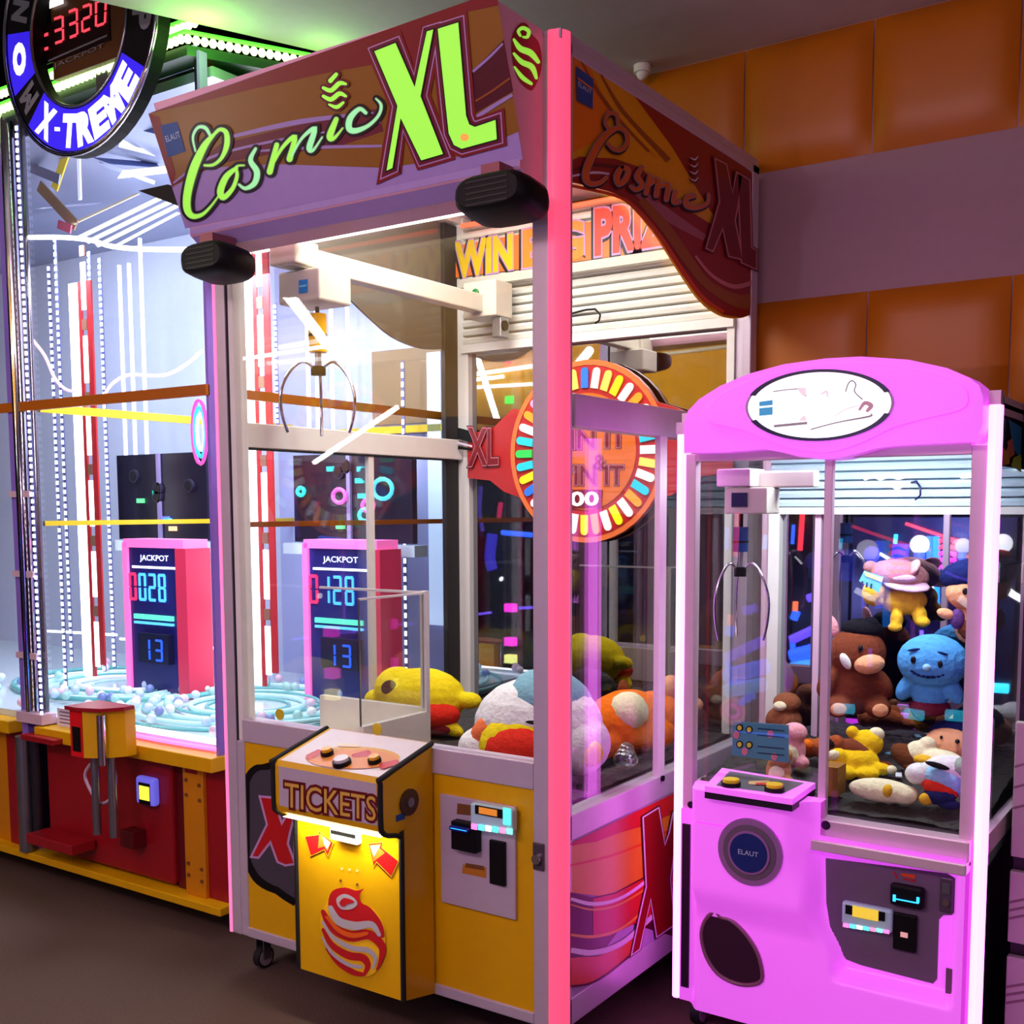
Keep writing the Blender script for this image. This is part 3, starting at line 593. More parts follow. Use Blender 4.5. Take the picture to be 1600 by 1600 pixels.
# -- ticket console on the front
kx0, kx1 = -.757, -.39
prof = [(0, .124), (-.125, .15), (-.125, .555), (-.13, .572), (-.145, .582), (-.178, .59), (-.195, .602), (-.20, .62), (-.20, .722), (-.192, .736), (0, .787)]
k = MB(); k.prism([(kx0, y, z) for y, z in prof], (kx1-kx0, 0, 0), YEL); con = k.build('ticket_console', XL)
for x in (kx0, kx1):
    k = MB(); k.tube(smooth([(x, y, z) for y, z in prof[1:]], 3), .007, RUBBER, 6); k.build('edge_trim', con)
k = MB(); k.poly([(kx0+.02, -.2005, .618), (kx1-.012, -.2005, .618), (kx1-.012, -.2005, .722), (kx0+.02, -.2005, .722)], FRAME); k.poly([(kx0+.02, -.1925, .7365), (kx1-.012, -.1925, .7365), (kx1-.012, -.004, .7868), (kx0+.02, -.004, .7868)], M('console_white', (238, 226, 222), .35)); k.build('console_plate', con)
tp = Plane((0, -.2, 0), (0, -1, 0)); a = Art(tp)
q = [(446, 1260), (588, 1283), (588, 1245), (446, 1222)]
a.text('TICKETS', q, M('ticket_maroon', (104, 18, 24), .4), 1, grow=.085); a.text('TICKETS', q, M('ticket_gold', (214, 172, 72), .4), 2, grow=.004)
a.build('ticket_lettering', con)
k = MB(); k.box(kx0+.02, kx1-.012, -.19, -.13, .586, .5865, LEDWARM); k.build('light_strip', con)
lamp('console_light', (-.575, -.16, .58), (-.575, -.10, .3), .3, 1.5, (1, .95, .7), .03)
n_ = Vector((0, -.0503, .1885)).normalized(); top = Plane((0, -.1925, .7372), (0, -.258, .966)); a = Art(top)
a.disc(551, 1184, 74, 17, M('disc_gold', (232, 170, 60), .4), 0); a.disc(551, 1187, 70, 15, M('disc_orange', (236, 150, 70), .4), 1)
a.stroke([(482, 1184, 8), (498, 1177, 10)], SRED, 2).stroke([(552, 1182, 5), (575, 1178, 10)], SRED, 2).stroke([(598, 1198, 10), (620, 1192, 8)], SRED, 2).stroke([(530, 1165, 5), (560, 1166, 5)], M('disc_pale', (245, 225, 190), .4), 2)
a.build('console_graphic', con)
for (u, v, r, m) in ((512, 1180, .017, M('button_amber', (240, 180, 30), .3)), (535, 1195, .024, M('button_white', (225, 222, 220), .25)), (586, 1192, .017, M('button_amber', (240, 180, 30), .3))):
    q = top.at(u, v); k = MB(); k.cyl(q, q+n_*.012, r, BLACK, 18); o = k.build('button', con); k = MB(); k.cyl(q+n_*.012, q+n_*.02, r*.78, m, 18); k.build('button_cap', o)
lp = Plane((0, -.125, 0), (0, -1, 0)); a = Art(lp, base=.0015)
AR = M('arrow_red', (196, 26, 30), .35); AW = M('arrow_pale', (255, 225, 190), .35); AO = M('arrow_orange', (240, 120, 40), .35)
def arrow(pts, tip, back):
    a.poly([(x-1, y+4) for x, y in pts], M('arrow_shade', (90, 10, 20), .4), 0); a.outline(pts, 3, M('arrow_edge', (245, 190, 30), .4), 1); a.poly(pts, AR, 2)
A1 = [(478, 1307), (500, 1304), (499, 1298), (521, 1316), (513, 1336), (508, 1326), (487, 1336)]
A2 = [(577, 1318), (599, 1316), (597, 1324), (623, 1345), (612, 1368), (589, 1345), (585, 1352)]
arrow(A1, 0, 0); arrow(A2, 0, 0)
a.poly([(500, 1306), (502, 1301), (519, 1316), (513, 1330), (508, 1322), (498, 1325)], AO, 3).poly([(579, 1320), (597, 1318), (595, 1325), (603, 1332), (590, 1342), (585, 1346)], AO, 3)
a.poly([(506, 1308), (507, 1307), (518, 1316), (513, 1326), (508, 1318)], AW, 4).poly([(580, 1321), (595, 1320), (592, 1327), (586, 1338)], AW, 4)
for i in range(3): a.disc(535+12*i, 1357+1.5*i, 2, 2, M('screw_pale', (240, 210, 140), .3), 1)
for q in ((533, 1376), (559, 1382)): a.disc(*q, 2, 2.5, BR, 1)
# big swirl emblem
cx, cy = 551, 1456
SWR = M('swirl_red', (188, 26, 34), .35); SWG = M('swirl_silver', (180, 172, 180), .3); SWO = M('swirl_orange', (226, 92, 28), .35)
a.poly(smooth([(518, 1395), (540, 1387), (560, 1392), (566, 1412), (585, 1420), (600, 1444), (603, 1466), (601, 1490), (590, 1516), (571, 1526), (545, 1515), (520, 1492), (504, 1462), (502, 1430), (510, 1412)], 4, True), M('arrow_edge', (245, 190, 30), .4), 1)
a.poly(smooth([(520, 1392), (540, 1386), (558, 1391), (570, 1388), (563, 1397), (566, 1410), (580, 1418), (597, 1440), (602, 1462), (594, 1463), (590, 1448), (570, 1440), (545, 1440), (522, 1432), (514, 1412)], 3, True), SWR, 2)
a.poly(smooth([(528, 1402), (540, 1396), (554, 1402), (560, 1412), (550, 1420), (535, 1420), (528, 1412)], 3, True), SWG, 3); a.poly(smooth([(532, 1410), (540, 1402), (556, 1408), (545, 1412), (538, 1416)], 3, True), SWR, 4)
a.stroke([(518, 1418, 8), (530, 1438, 12), (556, 1446, 13), (582, 1444, 10), (594, 1460, 6)], SWG, 3)
a.stroke([(506, 1424, 7), (520, 1448, 14), (548, 1462, 17), (578, 1460, 15), (598, 1478, 12), (596, 1500, 7), (590, 1514, 3)], SWR, 2); a.stroke([(512, 1432, 4), (530, 1452, 7), (552, 1461, 8), (574, 1458, 6)], SWO, 3)
a.stroke([(506, 1440, 4), (522, 1464, 6), (550, 1480, 8), (576, 1484, 8), (588, 1496, 6), (584, 1512, 3)], SWG, 3)
a.stroke([(506, 1452, 5), (520, 1476, 9), (545, 1492, 12), (568, 1496, 12), (576, 1508, 9), (570, 1522, 5)], SWR, 2)
a.stroke([(505, 1464, 3), (520, 1488, 5), (545, 1506, 6), (566, 1510, 5)], SWG, 3); a.stroke([(512, 1482, 4), (530, 1504, 8), (552, 1518, 9), (568, 1522, 6)], SWR, 2)
a.build('console_emblem', con)
k = MB(); A = PY(524, 1291, -.125); B = PY(566, 1318, -.125); k.box(A.x, B.x, -.145, -.125, B.z, A.z, WHITE); o = k.build('ticket_slot', con, bevel=.002)
k = MB(); k.box(A.x+.004, B.x-.004, -.147, -.145, B.z+.018, A.z-.003, BLACK); k.build('slot_mouth', o)
# key plate on the console's side
k = MB(); q = PX(638, 1253, kx1); k.cyl(q, q+Vector((.006, 0, 0)), .034, M('lock_brown', (86, 60, 44), .4, .5)); k.cyl(q+Vector((.006, 0, 0)), q+Vector((.01, 0, 0)), .012, STEEL); o = k.build('key_plate', con)
k = MB(); q = PX(627, 1276, kx1); k.box(q.x, q.x+.002, q.y-.02, q.y+.012, q.z-.008, q.z+.008, BLUE); k.build('sticker', con)
# -- castors
def castor(parent, x, y, z1, r=.03):
    b = MB(); b.cyl((x-.012, y, r+.002), (x+.012, y, r+.002), r, RUBBER, 20); b.cyl((x-.0135, y, r+.002), (x+.0135, y, r+.002), r*.78, M('castor_steel', (215, 205, 212), .25, .6), 18); c_ = b.build('castor', parent)
    b = MB(); b.box(x-.018, x-.014, y-.014, y+.014, r, z1, STEEL); b.box(x+.014, x+.018, y-.014, y+.014, r, z1, STEEL); b.box(x-.018, x+.018, y-.02, y+.02, z1-.006, z1, STEEL); b.build('fork', c_)
for x, y in ((-1.11, .07), (-.06, .09), (-1.11, 1.08), (-.06, 1.08)): castor(XL, x, y, .13, .032)
# ================================================================== SMALL PINK CRANE MACHINE
PK = thing('crane_machine', 'small glowing pink prize crane cabinet with an oval white sign, full of plush toys', 'claw machine', (.485, .70, 0))
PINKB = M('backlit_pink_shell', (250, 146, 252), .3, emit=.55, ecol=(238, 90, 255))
PFR = M('pink_white_aluminium', (228, 196, 214), .35, .15)
yf = .40
def sst(a, b, x): t = min(1, max(0, (x-a)/(b-a))); return t*t*(3-2*t)
def prot(x, z):
    col = sst(.165, .20, x)*(1-sst(.43+.05*(1-sst(.40, .55, z)), .50+.05*(1-sst(.40, .55, z)), x))*sst(.33, .44, z)
    p = .006+.036*sst(.150, .19, x)+.052*col
    # recess around the coin panel
    x0 = .515+.055*(1-sst(.29, .42, z)); inx = sst(x0-.040, x0-.008, x)*(1-sst(.806, .822, x)); inz = sst(.246, .278, z)*(1-sst(.553, .57, z))
    p *= 1-.985*inx*inz
    return p
NX, NZ = 120, 84; vs = []
for j in range(NZ+1):
    for i in range(NX+1):
        x = .122+(.838-.122)*i/NX; z = .088+(.604-.088)*j/NZ
        vs.append((x, yf-prot(x, z), z))
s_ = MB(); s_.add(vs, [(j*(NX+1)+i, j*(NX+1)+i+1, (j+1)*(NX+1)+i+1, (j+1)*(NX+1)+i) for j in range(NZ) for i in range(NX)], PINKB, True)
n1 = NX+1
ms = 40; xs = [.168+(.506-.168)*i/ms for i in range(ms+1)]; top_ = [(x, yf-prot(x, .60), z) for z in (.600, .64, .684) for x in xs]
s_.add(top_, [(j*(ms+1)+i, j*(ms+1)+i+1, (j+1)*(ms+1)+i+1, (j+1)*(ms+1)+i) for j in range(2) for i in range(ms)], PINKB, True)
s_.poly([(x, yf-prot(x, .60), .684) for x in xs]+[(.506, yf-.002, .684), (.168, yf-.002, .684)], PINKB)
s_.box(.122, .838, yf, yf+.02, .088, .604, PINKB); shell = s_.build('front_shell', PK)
MB().box(.135, .85, yf+.03, .995, .10, .64, M('side_black_vinyl', (16, 17, 26), .35)).build('body', PK)
b = MB(); b.prism([PX(u, v, .862) for u, v in ((1545, 1322), (1572, 1300), (1572, 1312), (1545, 1352))], (-.01, 0, 0), M('teal_stripe', (90, 120, 110), .4)); b.build('side_stripe', PK)
# frame
b = MB()
b.box(.122, .15, yf, yf+.03, .604, 1.52, PFR); b.box(.812, .846, yf, yf+.03, .088, 1.52, PFR)
b.box(.484, .504, yf-.004, yf+.016, .62, 1.52, PFR); b.box(.15, .484, yf, yf+.03, .604, .642, PFR); b.box(.15, .812, yf, yf+.03, 1.50, 1.56, PFR)
b.build('front_frame', PK, bevel=.002)
b = MB(); b.box(.448, .84, yf-.022, yf+.03, .578, .637, PFR); b.box(.45, .84, yf-.048, yf, .566, .592, PFR); b.build('window_rail', PK, bevel=.003)
b = MB(); q = PY(1291, 1289, yf-.02); b.cyl(q, q+Vector((0, -.004, 0)), .011, M('lock_plum', (60, 40, 70), .3, .6)); b.build('lock', PK)
b = MB(); q = PY(1080, 1257, yf); b.cyl(q, q+Vector((0, -.004, 0)), .009, M('lock_plum', (60, 40, 70), .3, .6)); b.build('lock', PK)
for (x0, x1, y0, z0, z1) in ((.097, .122, yf-.006, .088, 1.60), (.845, .870, yf-.008, .05, 1.635)):
    b = MB(); b.prism([(x, y, z0) for x, y in ((x0, y0+.035), (x0, y0+.008), (x0+.008, y0), (x1-.008, y0), (x1, y0+.008), (x1, y0+.035))], (0, 0, z1-z0-.03), LEDPINK)
    b.box(x0, x1, y0, y0+.035, z1-.03, z1, PFR); b.build('corner_light', PK)
b = MB()
for x in (.10, .845): b.box(x, x+.025, .97, .995, .09, 1.62, PFR)
b.box(.10, .87, yf+.02, .995, 1.60, 1.625, PFR)
for x in (.10, .848): b.box(x, x+.022, yf+.03, .97, .60, .648, PFR); b.box(x, x+.022, yf+.03, .97, 1.585, 1.61, PFR)
b.build('side_frame', PK)
sp = MB().box(.858, .866, yf+.03, .97, 1.475, 1.60, BLACK).build('side_sign', PK)
a = Art(Plane((.866, 0, 0), (1, 0, 0)))
a.poly([(1562, 650), (1572, 655), (1568, 700), (1560, 690)], M('side_teal', (20, 90, 110), .4), 0).poly([(1575, 655), (1596, 668), (1596, 720), (1582, 700)], M('side_blue', (40, 130, 190), .4), 0).poly([(1562, 690), (1570, 705), (1578, 690), (1576, 725), (1562, 728)], M('side_gold', (200, 140, 40), .4), 1).poly([(1572, 690), (1580, 685), (1584, 710), (1576, 716)], M('side_salmon', (200, 110, 90), .4), 2).poly([(1582, 715), (1594, 710), (1594, 738), (1578, 728)], M('side_lime', (170, 190, 60), .4), 2)
a.build('side_graphic', sp)
# header
hd2 = [(1069, 708), (1069, 662), (1075, 642), (1092, 624), (1125, 603), (1170, 584), (1225, 569), (1290, 560), (1345, 557), (1420, 562), (1480, 575), (1515, 590), (1530, 602), (1536, 620), (1536, 662), (1526, 690), (1400, 697), (1368, 701), (1342, 708), (1310, 716), (1284, 718), (1250, 714), (1222, 707), (1196, 702), (1130, 707)]
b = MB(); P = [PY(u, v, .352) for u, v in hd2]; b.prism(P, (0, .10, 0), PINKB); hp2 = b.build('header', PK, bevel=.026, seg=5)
for p_ in hp2.data.polygons: p_.use_smooth = True
# raised lobe around the sign
lob = [(1100, 655), (1120, 622), (1170, 596), (1240, 577), (1310, 568), (1380, 570), (1450, 582), (1500, 600), (1512, 622), (1500, 640), (1440, 655), (1395, 668), (1350, 690), (1310, 704), (1280, 707), (1240, 702), (1200, 688), (1160, 672)]
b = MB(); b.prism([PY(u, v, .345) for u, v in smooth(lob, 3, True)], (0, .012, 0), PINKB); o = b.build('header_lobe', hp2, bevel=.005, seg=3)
for p_ in o.data.polygons: p_.use_smooth = True
OV = M('lit_oval_sign', (255, 255, 255), emit=.95, ecol=(248, 252, 255)); a = Art(Plane((0, .343, 0), (0, -1, 0)))
def ov(s, th): return (1281+116*s*math.cos(th), 633+56*s*math.sin(th)+ -.035*(116*s*math.cos(th)))
a.poly([ov(1, 2*math.pi*i/48) for i in range(48)], M('oval_rim', (190, 150, 205), .3), 0)
a.poly([ov(.965, 2*math.pi*i/48) for i in range(48)], OV, 1)
NAVY = M('navy_ink', (22, 14, 74), .3)
for t0, t1 in ((18, 158), (200, 342)):
    P = [math.radians(t0+(t1-t0)*i/24) for i in range(25)]
    a.poly([ov(1.0, t) for t in P]+[ov(.918, t) for t in P][::-1], NAVY, 2)
PALE = M('pale_ink', (225, 205, 215), emit=.72, ecol=(225, 205, 215)); PGR = M('grey_ink', (150, 140, 150), emit=.3, ecol=(150, 140, 150)); OBL = M('oval_blue', (60, 165, 215), emit=.35, ecol=(60, 165, 215))
a.poly([(1187, 628), (1208, 625), (1208, 633), (1187, 635)], OBL, 3).poly([(1187, 638), (1208, 636), (1208, 648), (1187, 650)], OBL, 3)
a.stroke([(1209, 612), (1230, 609), (1258, 607), (1260, 619)], PGR, 3, w=1.6, curve=False); a.poly([(1247, 608), (1260, 606), (1260, 621), (1252, 616)], PALE, 4); a.poly([(1248, 658), (1258, 648), (1262, 658)], PALE, 4)
a.text('KOMPACT', [(1210, 670), (1262, 663), (1262, 658), (1210, 664)], PGR, 3) if False else a.stroke([(1210, 666), (1262, 661)], PGR, 3, w=4, curve=False, joint=False)
a.stroke([(1268, 671, 2), (1310, 660, 2), (1358, 651, 3), (1362, 647, 2)], PGR, 3); a.stroke([(1284, 616, 3), (1292, 612, 4), (1294, 620, 3)], PALE, 3)
a.stroke([(1322, 612, 2), (1326, 600, 2), (1332, 595, 2), (1338, 601, 2), (1336, 612, 2), (1348, 624, 2)], PGR, 3); a.stroke([(1344, 640, 4), (1352, 630, 6), (1362, 634, 7), (1356, 642, 5)], M('rose_ink', (190, 140, 160), emit=.4, ecol=(190, 140, 160)), 4); a.stroke([(1306, 650, 2), (1322, 640, 2), (1342, 634, 2)], PALE, 3)
a.build('oval_sign', hp2)
# coin panel
PAN = M('plum_panel', (112, 92, 116), .4); b = MB()
pp = [(1290, 1341), (1480, 1365), (1493, 1373), (1493, 1424), (1487, 1430), (1474, 1430), (1467, 1437), (1464, 1530), (1458, 1537), (1345, 1508), (1322, 1499), (1308, 1478), (1297, 1448), (1291, 1410)]
b.prism([PY(u, v, .3965) for u, v in pp], (0, .004, 0), PAN); pn = b.build('coin_panel', PK)
b = MB(); fbox(b, 1390, 1380, 1442, 1424, .375, .3965, BLACK); o = b.build('bill_acceptor', pn, bevel=.008, seg=4)
b = MB(); fbox(b, 1396, 1405, 1435, 1411, .372, .375, CYAN); fbox(b, 1395, 1398, 1399, 1409, .372, .375, CYAN); fbox(b, 1432, 1402, 1436, 1411, .372, .375, CYAN); b.build('light', o)
b = MB(); fbox(b, 1396, 1426, 1430, 1490, .384, .3965, BLACK); o = b.build('coin_mechanism', pn, bevel=.002)
b = MB(); fbox(b, 1407, 1456, 1418, 1466, .3825, .384, M('coin_button', (230, 170, 170), emit=.6)); b.build('coin_button', o)
b = MB(); fbox(b, 1315, 1408, 1393, 1460, .376, .3965, M('clear_reader_bezel', (190, 230, 240))); o = b.build('card_reader', pn, bevel=.006)
b = MB(); fbox(b, 1321, 1414, 1382, 1440, .373, .376, BLACK); fbox(b, 1332, 1415, 1372, 1440, .3715, .373, M('reader_screen_yellow', (220, 190, 60), emit=.9)); b.build('screen', o)
b = MB()
for i in range(7): fbox(b, 1317+10.5*i, 1443+1.6*i, 1326+10.5*i, 1450+1.6*i, .3735, .376, M('reader_led_%d' % (i % 6), (255, 255, 255)))
b.build('light', o)
a = Art(Plane((0, .3965, 0), (0, -1, 0))); a.stroke([(1398, 1363, 3), (1402, 1372, 2)], RED, 1); a.stroke([(1408, 1366, 4), (1430, 1370, 6)], SORR, 1, joint=False); a.stroke([(1412, 1373, 2), (1430, 1376, 3)], RED, 1, joint=False); a.build('sticker', pn)
b = MB(); fbox(b, 1469, 1370, 1488, 1428, .390, .3965, M('lock_plate', (92, 80, 92))); o = b.build('lock', pn, bevel=.003)
b = MB(); fbox(b, 1472, 1380, 1484, 1398, .387, .390, STEEL); q = PY(1478, 1410, .389); b.cyl(q, q+Vector((0, -.006, 0)), .008, CHROME); b.build('latch', o)
# loudspeaker and prize flap in the shell
c = PY(1172, 1331, yf-.097); 
b = MB()
ringm = M('speaker_ring', (176, 120, 190), .25, .2); greym = M('speaker_grey', (112, 92, 116), .4)
b.cyl(c+Vector((0, .02, 0)), c+Vector((0, -.004, 0)), .083, ringm, 40); b.cyl(c+Vector((0, -.004, 0)), c+Vector((0, -.006, 0)), .068, greym, 40); b.cyl(c+Vector((0, -.006, 0)), c+Vector((0, -.010, 0)), .054, ringm, 40); o = b.build('loudspeaker', PK)
b = MB(); b.cyl(c+Vector((0, -.010, 0)), c+Vector((0, -.012, 0)), .048, M('speaker_navy', (28, 44, 120), .35), 40); wtext(b, 'ELAUT', c+Vector((-.026, -.0125, -.006)), (.052, 0, 0), (0, 0, .012), LBL); b.build('speaker_badge', o)
hole = smooth([(1110, 1428), (1119, 1424), (1126, 1433), (1142, 1438), (1162, 1456), (1180, 1482), (1189, 1508), (1190, 1532), (1172, 1539), (1148, 1536), (1122, 1522), (1104, 1496), (1096, 1466), (1099, 1444)], 3, True)
b = MB(); b.prism([PY(u, v, yf-.046) for u, v in hole], (0, .01, 0), M('smoked_flap', (62, 30, 56), .25)); o = b.build('prize_flap', PK)
b = MB(); P = [tuple(PY(u, v, yf-.047)) for u, v in hole]; b.tube(P+[P[0]], .0055, M('flap_rim', (150, 90, 130), .3), 6, False); b.build('flap_rim', o)
b = MB(); fbox(b, 1066, 1287, 1075, 1544, yf-.012, yf-.004, M('slot_dark', (40, 8, 46), .5)); b.build('trim_slot', PK)
b = MB(); b.box(.795, .815, yf-.006, yf-.001, .05, .33, M('slot_grey', (110, 84, 100), .5)); b.build('trim_slot', PK)
# control tray
tz = .690; P = [PZ(u, v, tz) for u, v in ((1101, 1237), (1238, 1258), (1274, 1232), (1128, 1208))]
b = MB(); b.prism(P, (0, 0, .014), PINKB); P2 = [p+Vector((0, 0, -.016)) for p in P]; b.prism(P2, (0, 0, .016), M('tray_black', (30, 8, 34), .4)); tray = b.build('control_tray', PK)
b = MB(); P3 = [P[0].lerp(P[2], .10), P[1].lerp(P[3], .14), P[2].lerp(P[0], .10), P[3].lerp(P[1], .12)]; b.poly([p+Vector((0, 0, .0147)) for p in P3], M('tray_graphite', (96, 100, 108), .3)); b.build('tray_plate', tray)
tpz = Plane((0, 0, tz+.0147), (0, 0, 1)); a = Art(tpz); a.stroke([(1172, 1224, 5), (1200, 1224, 8)], M('tray_cream', (220, 190, 130), .4), 1); a.stroke([(1182, 1226, 3), (1204, 1226, 4)], SRED, 2); a.build('tray_graphic', tray)
for u, v in ((1142, 1228), (1210, 1236)):
    q = tpz.at(u, v); b = MB(); b.cyl(q, q+Vector((0, 0, .01)), .024, BLACK, 20); o = b.build('button', tray); b = MB(); b.cyl(q+Vector((0, 0, .01)), q+Vector((0, 0, .018)), .020, M('button_yellow', (240, 210, 40), .3), 20); b.build('button_cap', o)
# bed, panes, shutter, mirror
g = MB(); nx = 44
vs = [(.125+.72*i/nx, yf+.035+.55*j/nx, .645+.065*j/nx+.008*random.random()) for j in range(nx+1) for i in range(nx+1)]
g.add(vs, [(j*(nx+1)+i, j*(nx+1)+i+1, (j+1)*(nx+1)+i+1, (j+1)*(nx+1)+i) for j in range(nx) for i in range(nx)], GRAV); g.build('pebble_bed', PK)['kind'] = 'stuff'
MB().box(.15, .484, yf+.018, yf+.021, .642, 1.50, PANE).build('front_pane', PK); MB().box(.504, .812, yf+.018, yf+.021, .637, 1.50, PANE).build('front_pane', PK)
MB().box(.108, .111, yf+.035, .965, .648, 1.585, PANE).build('side_pane', PK); MB().box(.860, .863, yf+.035, .965, .648, 1.47, PANE).build('side_pane', PK)
BSH = M('shutter_blue_white', (196, 220, 232), .5); s_ = MB(); z = 1.385
while z < 1.57: s_.prism([(.127, .985, z), (.127, .965, z+.003), (.127, .962, z+.014), (.127, .970, z+.022), (.127, .985, z+.025)], (.716, 0, 0), BSH); z += .0255
s_.box(.127, .843, .955, .985, 1.365, 1.385, WHITE); sh2 = s_.build('shutter', PK)
b = MB(); b.tube([PY(u, v, yy) for u, v, yy in ((1424, 754, .962), (1432, 752, .95), (1438, 762, .94), (1438, 774, .94), (1430, 781, .945))], .003, NAVY, 6); b.build('cable_hook', sh2)
a = Art(Plane((0, .9615, 0), (0, -1, 0))); a.stroke([(1352, 748), (1366, 744), (1376, 748), (1390, 743), (1404, 747), (1416, 743)], LEDW, 1, w=5); a.stroke([(1504, 744), (1524, 742)], LEDW, 1, w=8, curve=False); a.build('shutter_marks', sh2)  # flat white strokes drawn glowing on the shutter, no lamp behind them
MB().box(.15, .845, .985, .99, .70, 1.365, MIR2).build('back_mirror', PK)
b = MB(); b.box(.126, .160, .955, .985, .655, 1.365, WHITE); b.box(.262, .280, .972, .985, .655, 1.365, PFR); b.box(.825, .843, .965, .985, .655, 1.365, PFR); b.build('back_frame', PK)
lamp('pink_crane_light', (.49, .62, 1.575), (.49, .72, .7), .55, 9, (.82, .92, 1), .2)
# gantry
def pbox(mb, u0, v0, u1, v1, y0, y1, mat): fbox(mb, u0, v0, u1, v1, y0, y1, mat)
b = MB(); pbox(b, 1165, 737, 1272, 761, .56, .60, GW); g0 = b.build('gantry_beam', PK, bevel=.004)
b = MB(); pbox(b, 1119, 733, 1172, 760, .50, .60, PFR); b.build('beam_end', g0, bevel=.004)
b = MB(); pbox(b, 1132, 762, 1198, 803, .51, .60, GW); car = b.build('carriage', PK, bevel=.004)
b = MB(); pbox(b, 1143, 770, 1167, 792, .505, .51, NAVY); b.build('sticker', car)
hub2 = PY(1157, 868, .55)
claw(PK, hub2, .020, .035, .075, M('motor_navy', (26, 58, 120), .3), CHROME, .9, .0, .078)
# taped notice behind the glass
b = MB(); b.prism([PY(u, v, yf+.03) for u, v in ((1145, 1127), (1232, 1133), (1232, 1192), (1144, 1180))], (0, .003, 0), M('notice_teal', (80, 150, 175), .5)); no = b.build('notice', PK)
a = Art(Plane((0, yf+.03, 0), (0, -1, 0)))
for (u, v) in ((1156, 1137), (1171, 1140), (1156, 1163), (1171, 1164)): a.disc(u, v, 5.5, 6, BLACK, 1); a.disc(u, v, 3.6, 4, M('notice_yellow', (240, 220, 70), .5), 2)
for (u, v) in ((1151, 1148), (1164, 1174), (1204, 1147), (1210, 1182)): a.disc(u, v, 5, 6, M('notice_rose', (225, 130, 150), .5), 1)
for v in (1138, 1148, 1166, 1176): a.stroke([(1184, v), (1226, v+4)], M('notice_navy', (30, 60, 90), .5), 1, w=2, curve=False, joint=False)
a.build('notice_print', no)
for x, y in ((.15, .46), (.82, .46), (.15, .94), (.82, .94)): castor(PK, x, y, .10, .036)
# ================================================================== BALL DROP MACHINE ON THE LEFT
LM = thing('ball_drop_machine', 'big glass arcade machine full of white light strips on a red and yellow base', 'arcade machine', (-1.9, .75, 0))
yl = .155; XL0, XR0 = -2.40, -1.385; YB = 1.45
LRED = M('base_red', (150, 18, 30), .35); LDR = M('base_dark_red', (96, 10, 20), .4); LAV = M('lavender_back', (170, 178, 226), .5)
DOTW = M('led_dot', (255, 255, 255), emit=3, ecol=(235, 240, 255))
b = MB(); b.box(-5.2, XR0, yl+.05, YB, .10, .60, M('machine_black', (16, 14, 18), .5)); b.build('body', LM)
b = MB(); b.box(-3.0, XR0+.02, yl-.03, yl+.05, .085, .112, YEL); b.box(-2.335, XR0+.01, yl-.04, yl+.05, .553, .60, YEL); b.box(-3.0, -2.50, yl-.04, yl+.05, .553, .60, YEL); b.build('yellow_ledge', LM, bevel=.003)
b = MB(); b.box(-2.345, -1.640, yl+.01, yl+.05, .125, .548, LRED); b.build('door_panel', LM, bevel=.01)
b = MB(); b.box(-1.574, -1.475, yl+.005, yl+.05, .11, .553, M('base_orange', (205, 130, 8), .4)); o = b.build('corner_post', LM, bevel=.004)
b = MB()
b.box(-1.556, -1.50, yl+.002, yl+.005, .525, .54, LRED); b.build('plate', o)
for z in (.50, .45, .22, .18):
    for x, d_z in ((-1.555, 0), (-1.49, -.01)): MB().cyl((x, yl+.006, z+d_z), (x, yl, z+d_z), .006, BR).build('bolt', o)
for x0_, x1_, y0_, m_ in ((-1.64, -1.574, .03, LDR), (-1.475, XR0, .02, LRED), (-2.60, -2.48, .01, LRED), (-3.0, -2.60, .015, M('base_orange', (205, 130, 8)))): MB().box(x0_, x1_, yl+y0_, yl+.05, .11, .55, m_).build('base_panel', LM)
# posts
b = MB(); b.box(-2.475, -2.435, yl, yl+.05, .11, 2.76, M('violet_lit_aluminium', (150, 120, 225), .35, .2)); b.build('post', LM)  # violet light on the post is put into its base colour
b = MB(); b.cyl((-2.405, yl+.0, .62), (-2.405, yl+.0, 2.76), .022, CHROME, 18); b.cyl((-2.36, yl+.02, .62), (-2.36, yl+.02, 2.76), .018, M('steel_tube', (120, 112, 118), .2, .9), 18); b.build('post', LM)
b = MB(); b.cyl((-2.44, yl-.02, .115), (-2.44, yl-.02, .55), .028, STEEL, 18); b.cyl((-2.385, yl-.005, .16), (-2.385, yl-.005, .55), .02, M('dark_tube', (70, 66, 74), .3, .8), 16); b.build('post', LM)
for z in (1.44, 1.15, .85): MB().box(-2.475, -2.345, yl-.012, yl+.0, z-.011, z+.011, PFR).build('clamp', LM)
MB().box(-2.46, -2.30, yl-.03, yl+.03, .605, .642, PFR).build('clamp', LM)
MB().box(XR0-.012, XR0, yl, yl+.03, .60, 2.76, M('violet_lit_aluminium', (150, 120, 225))).build('post', LM)
MB().box(XR0-.03, XR0, YB-.04, YB, .60, 2.6, FRAME).build('post', LM)
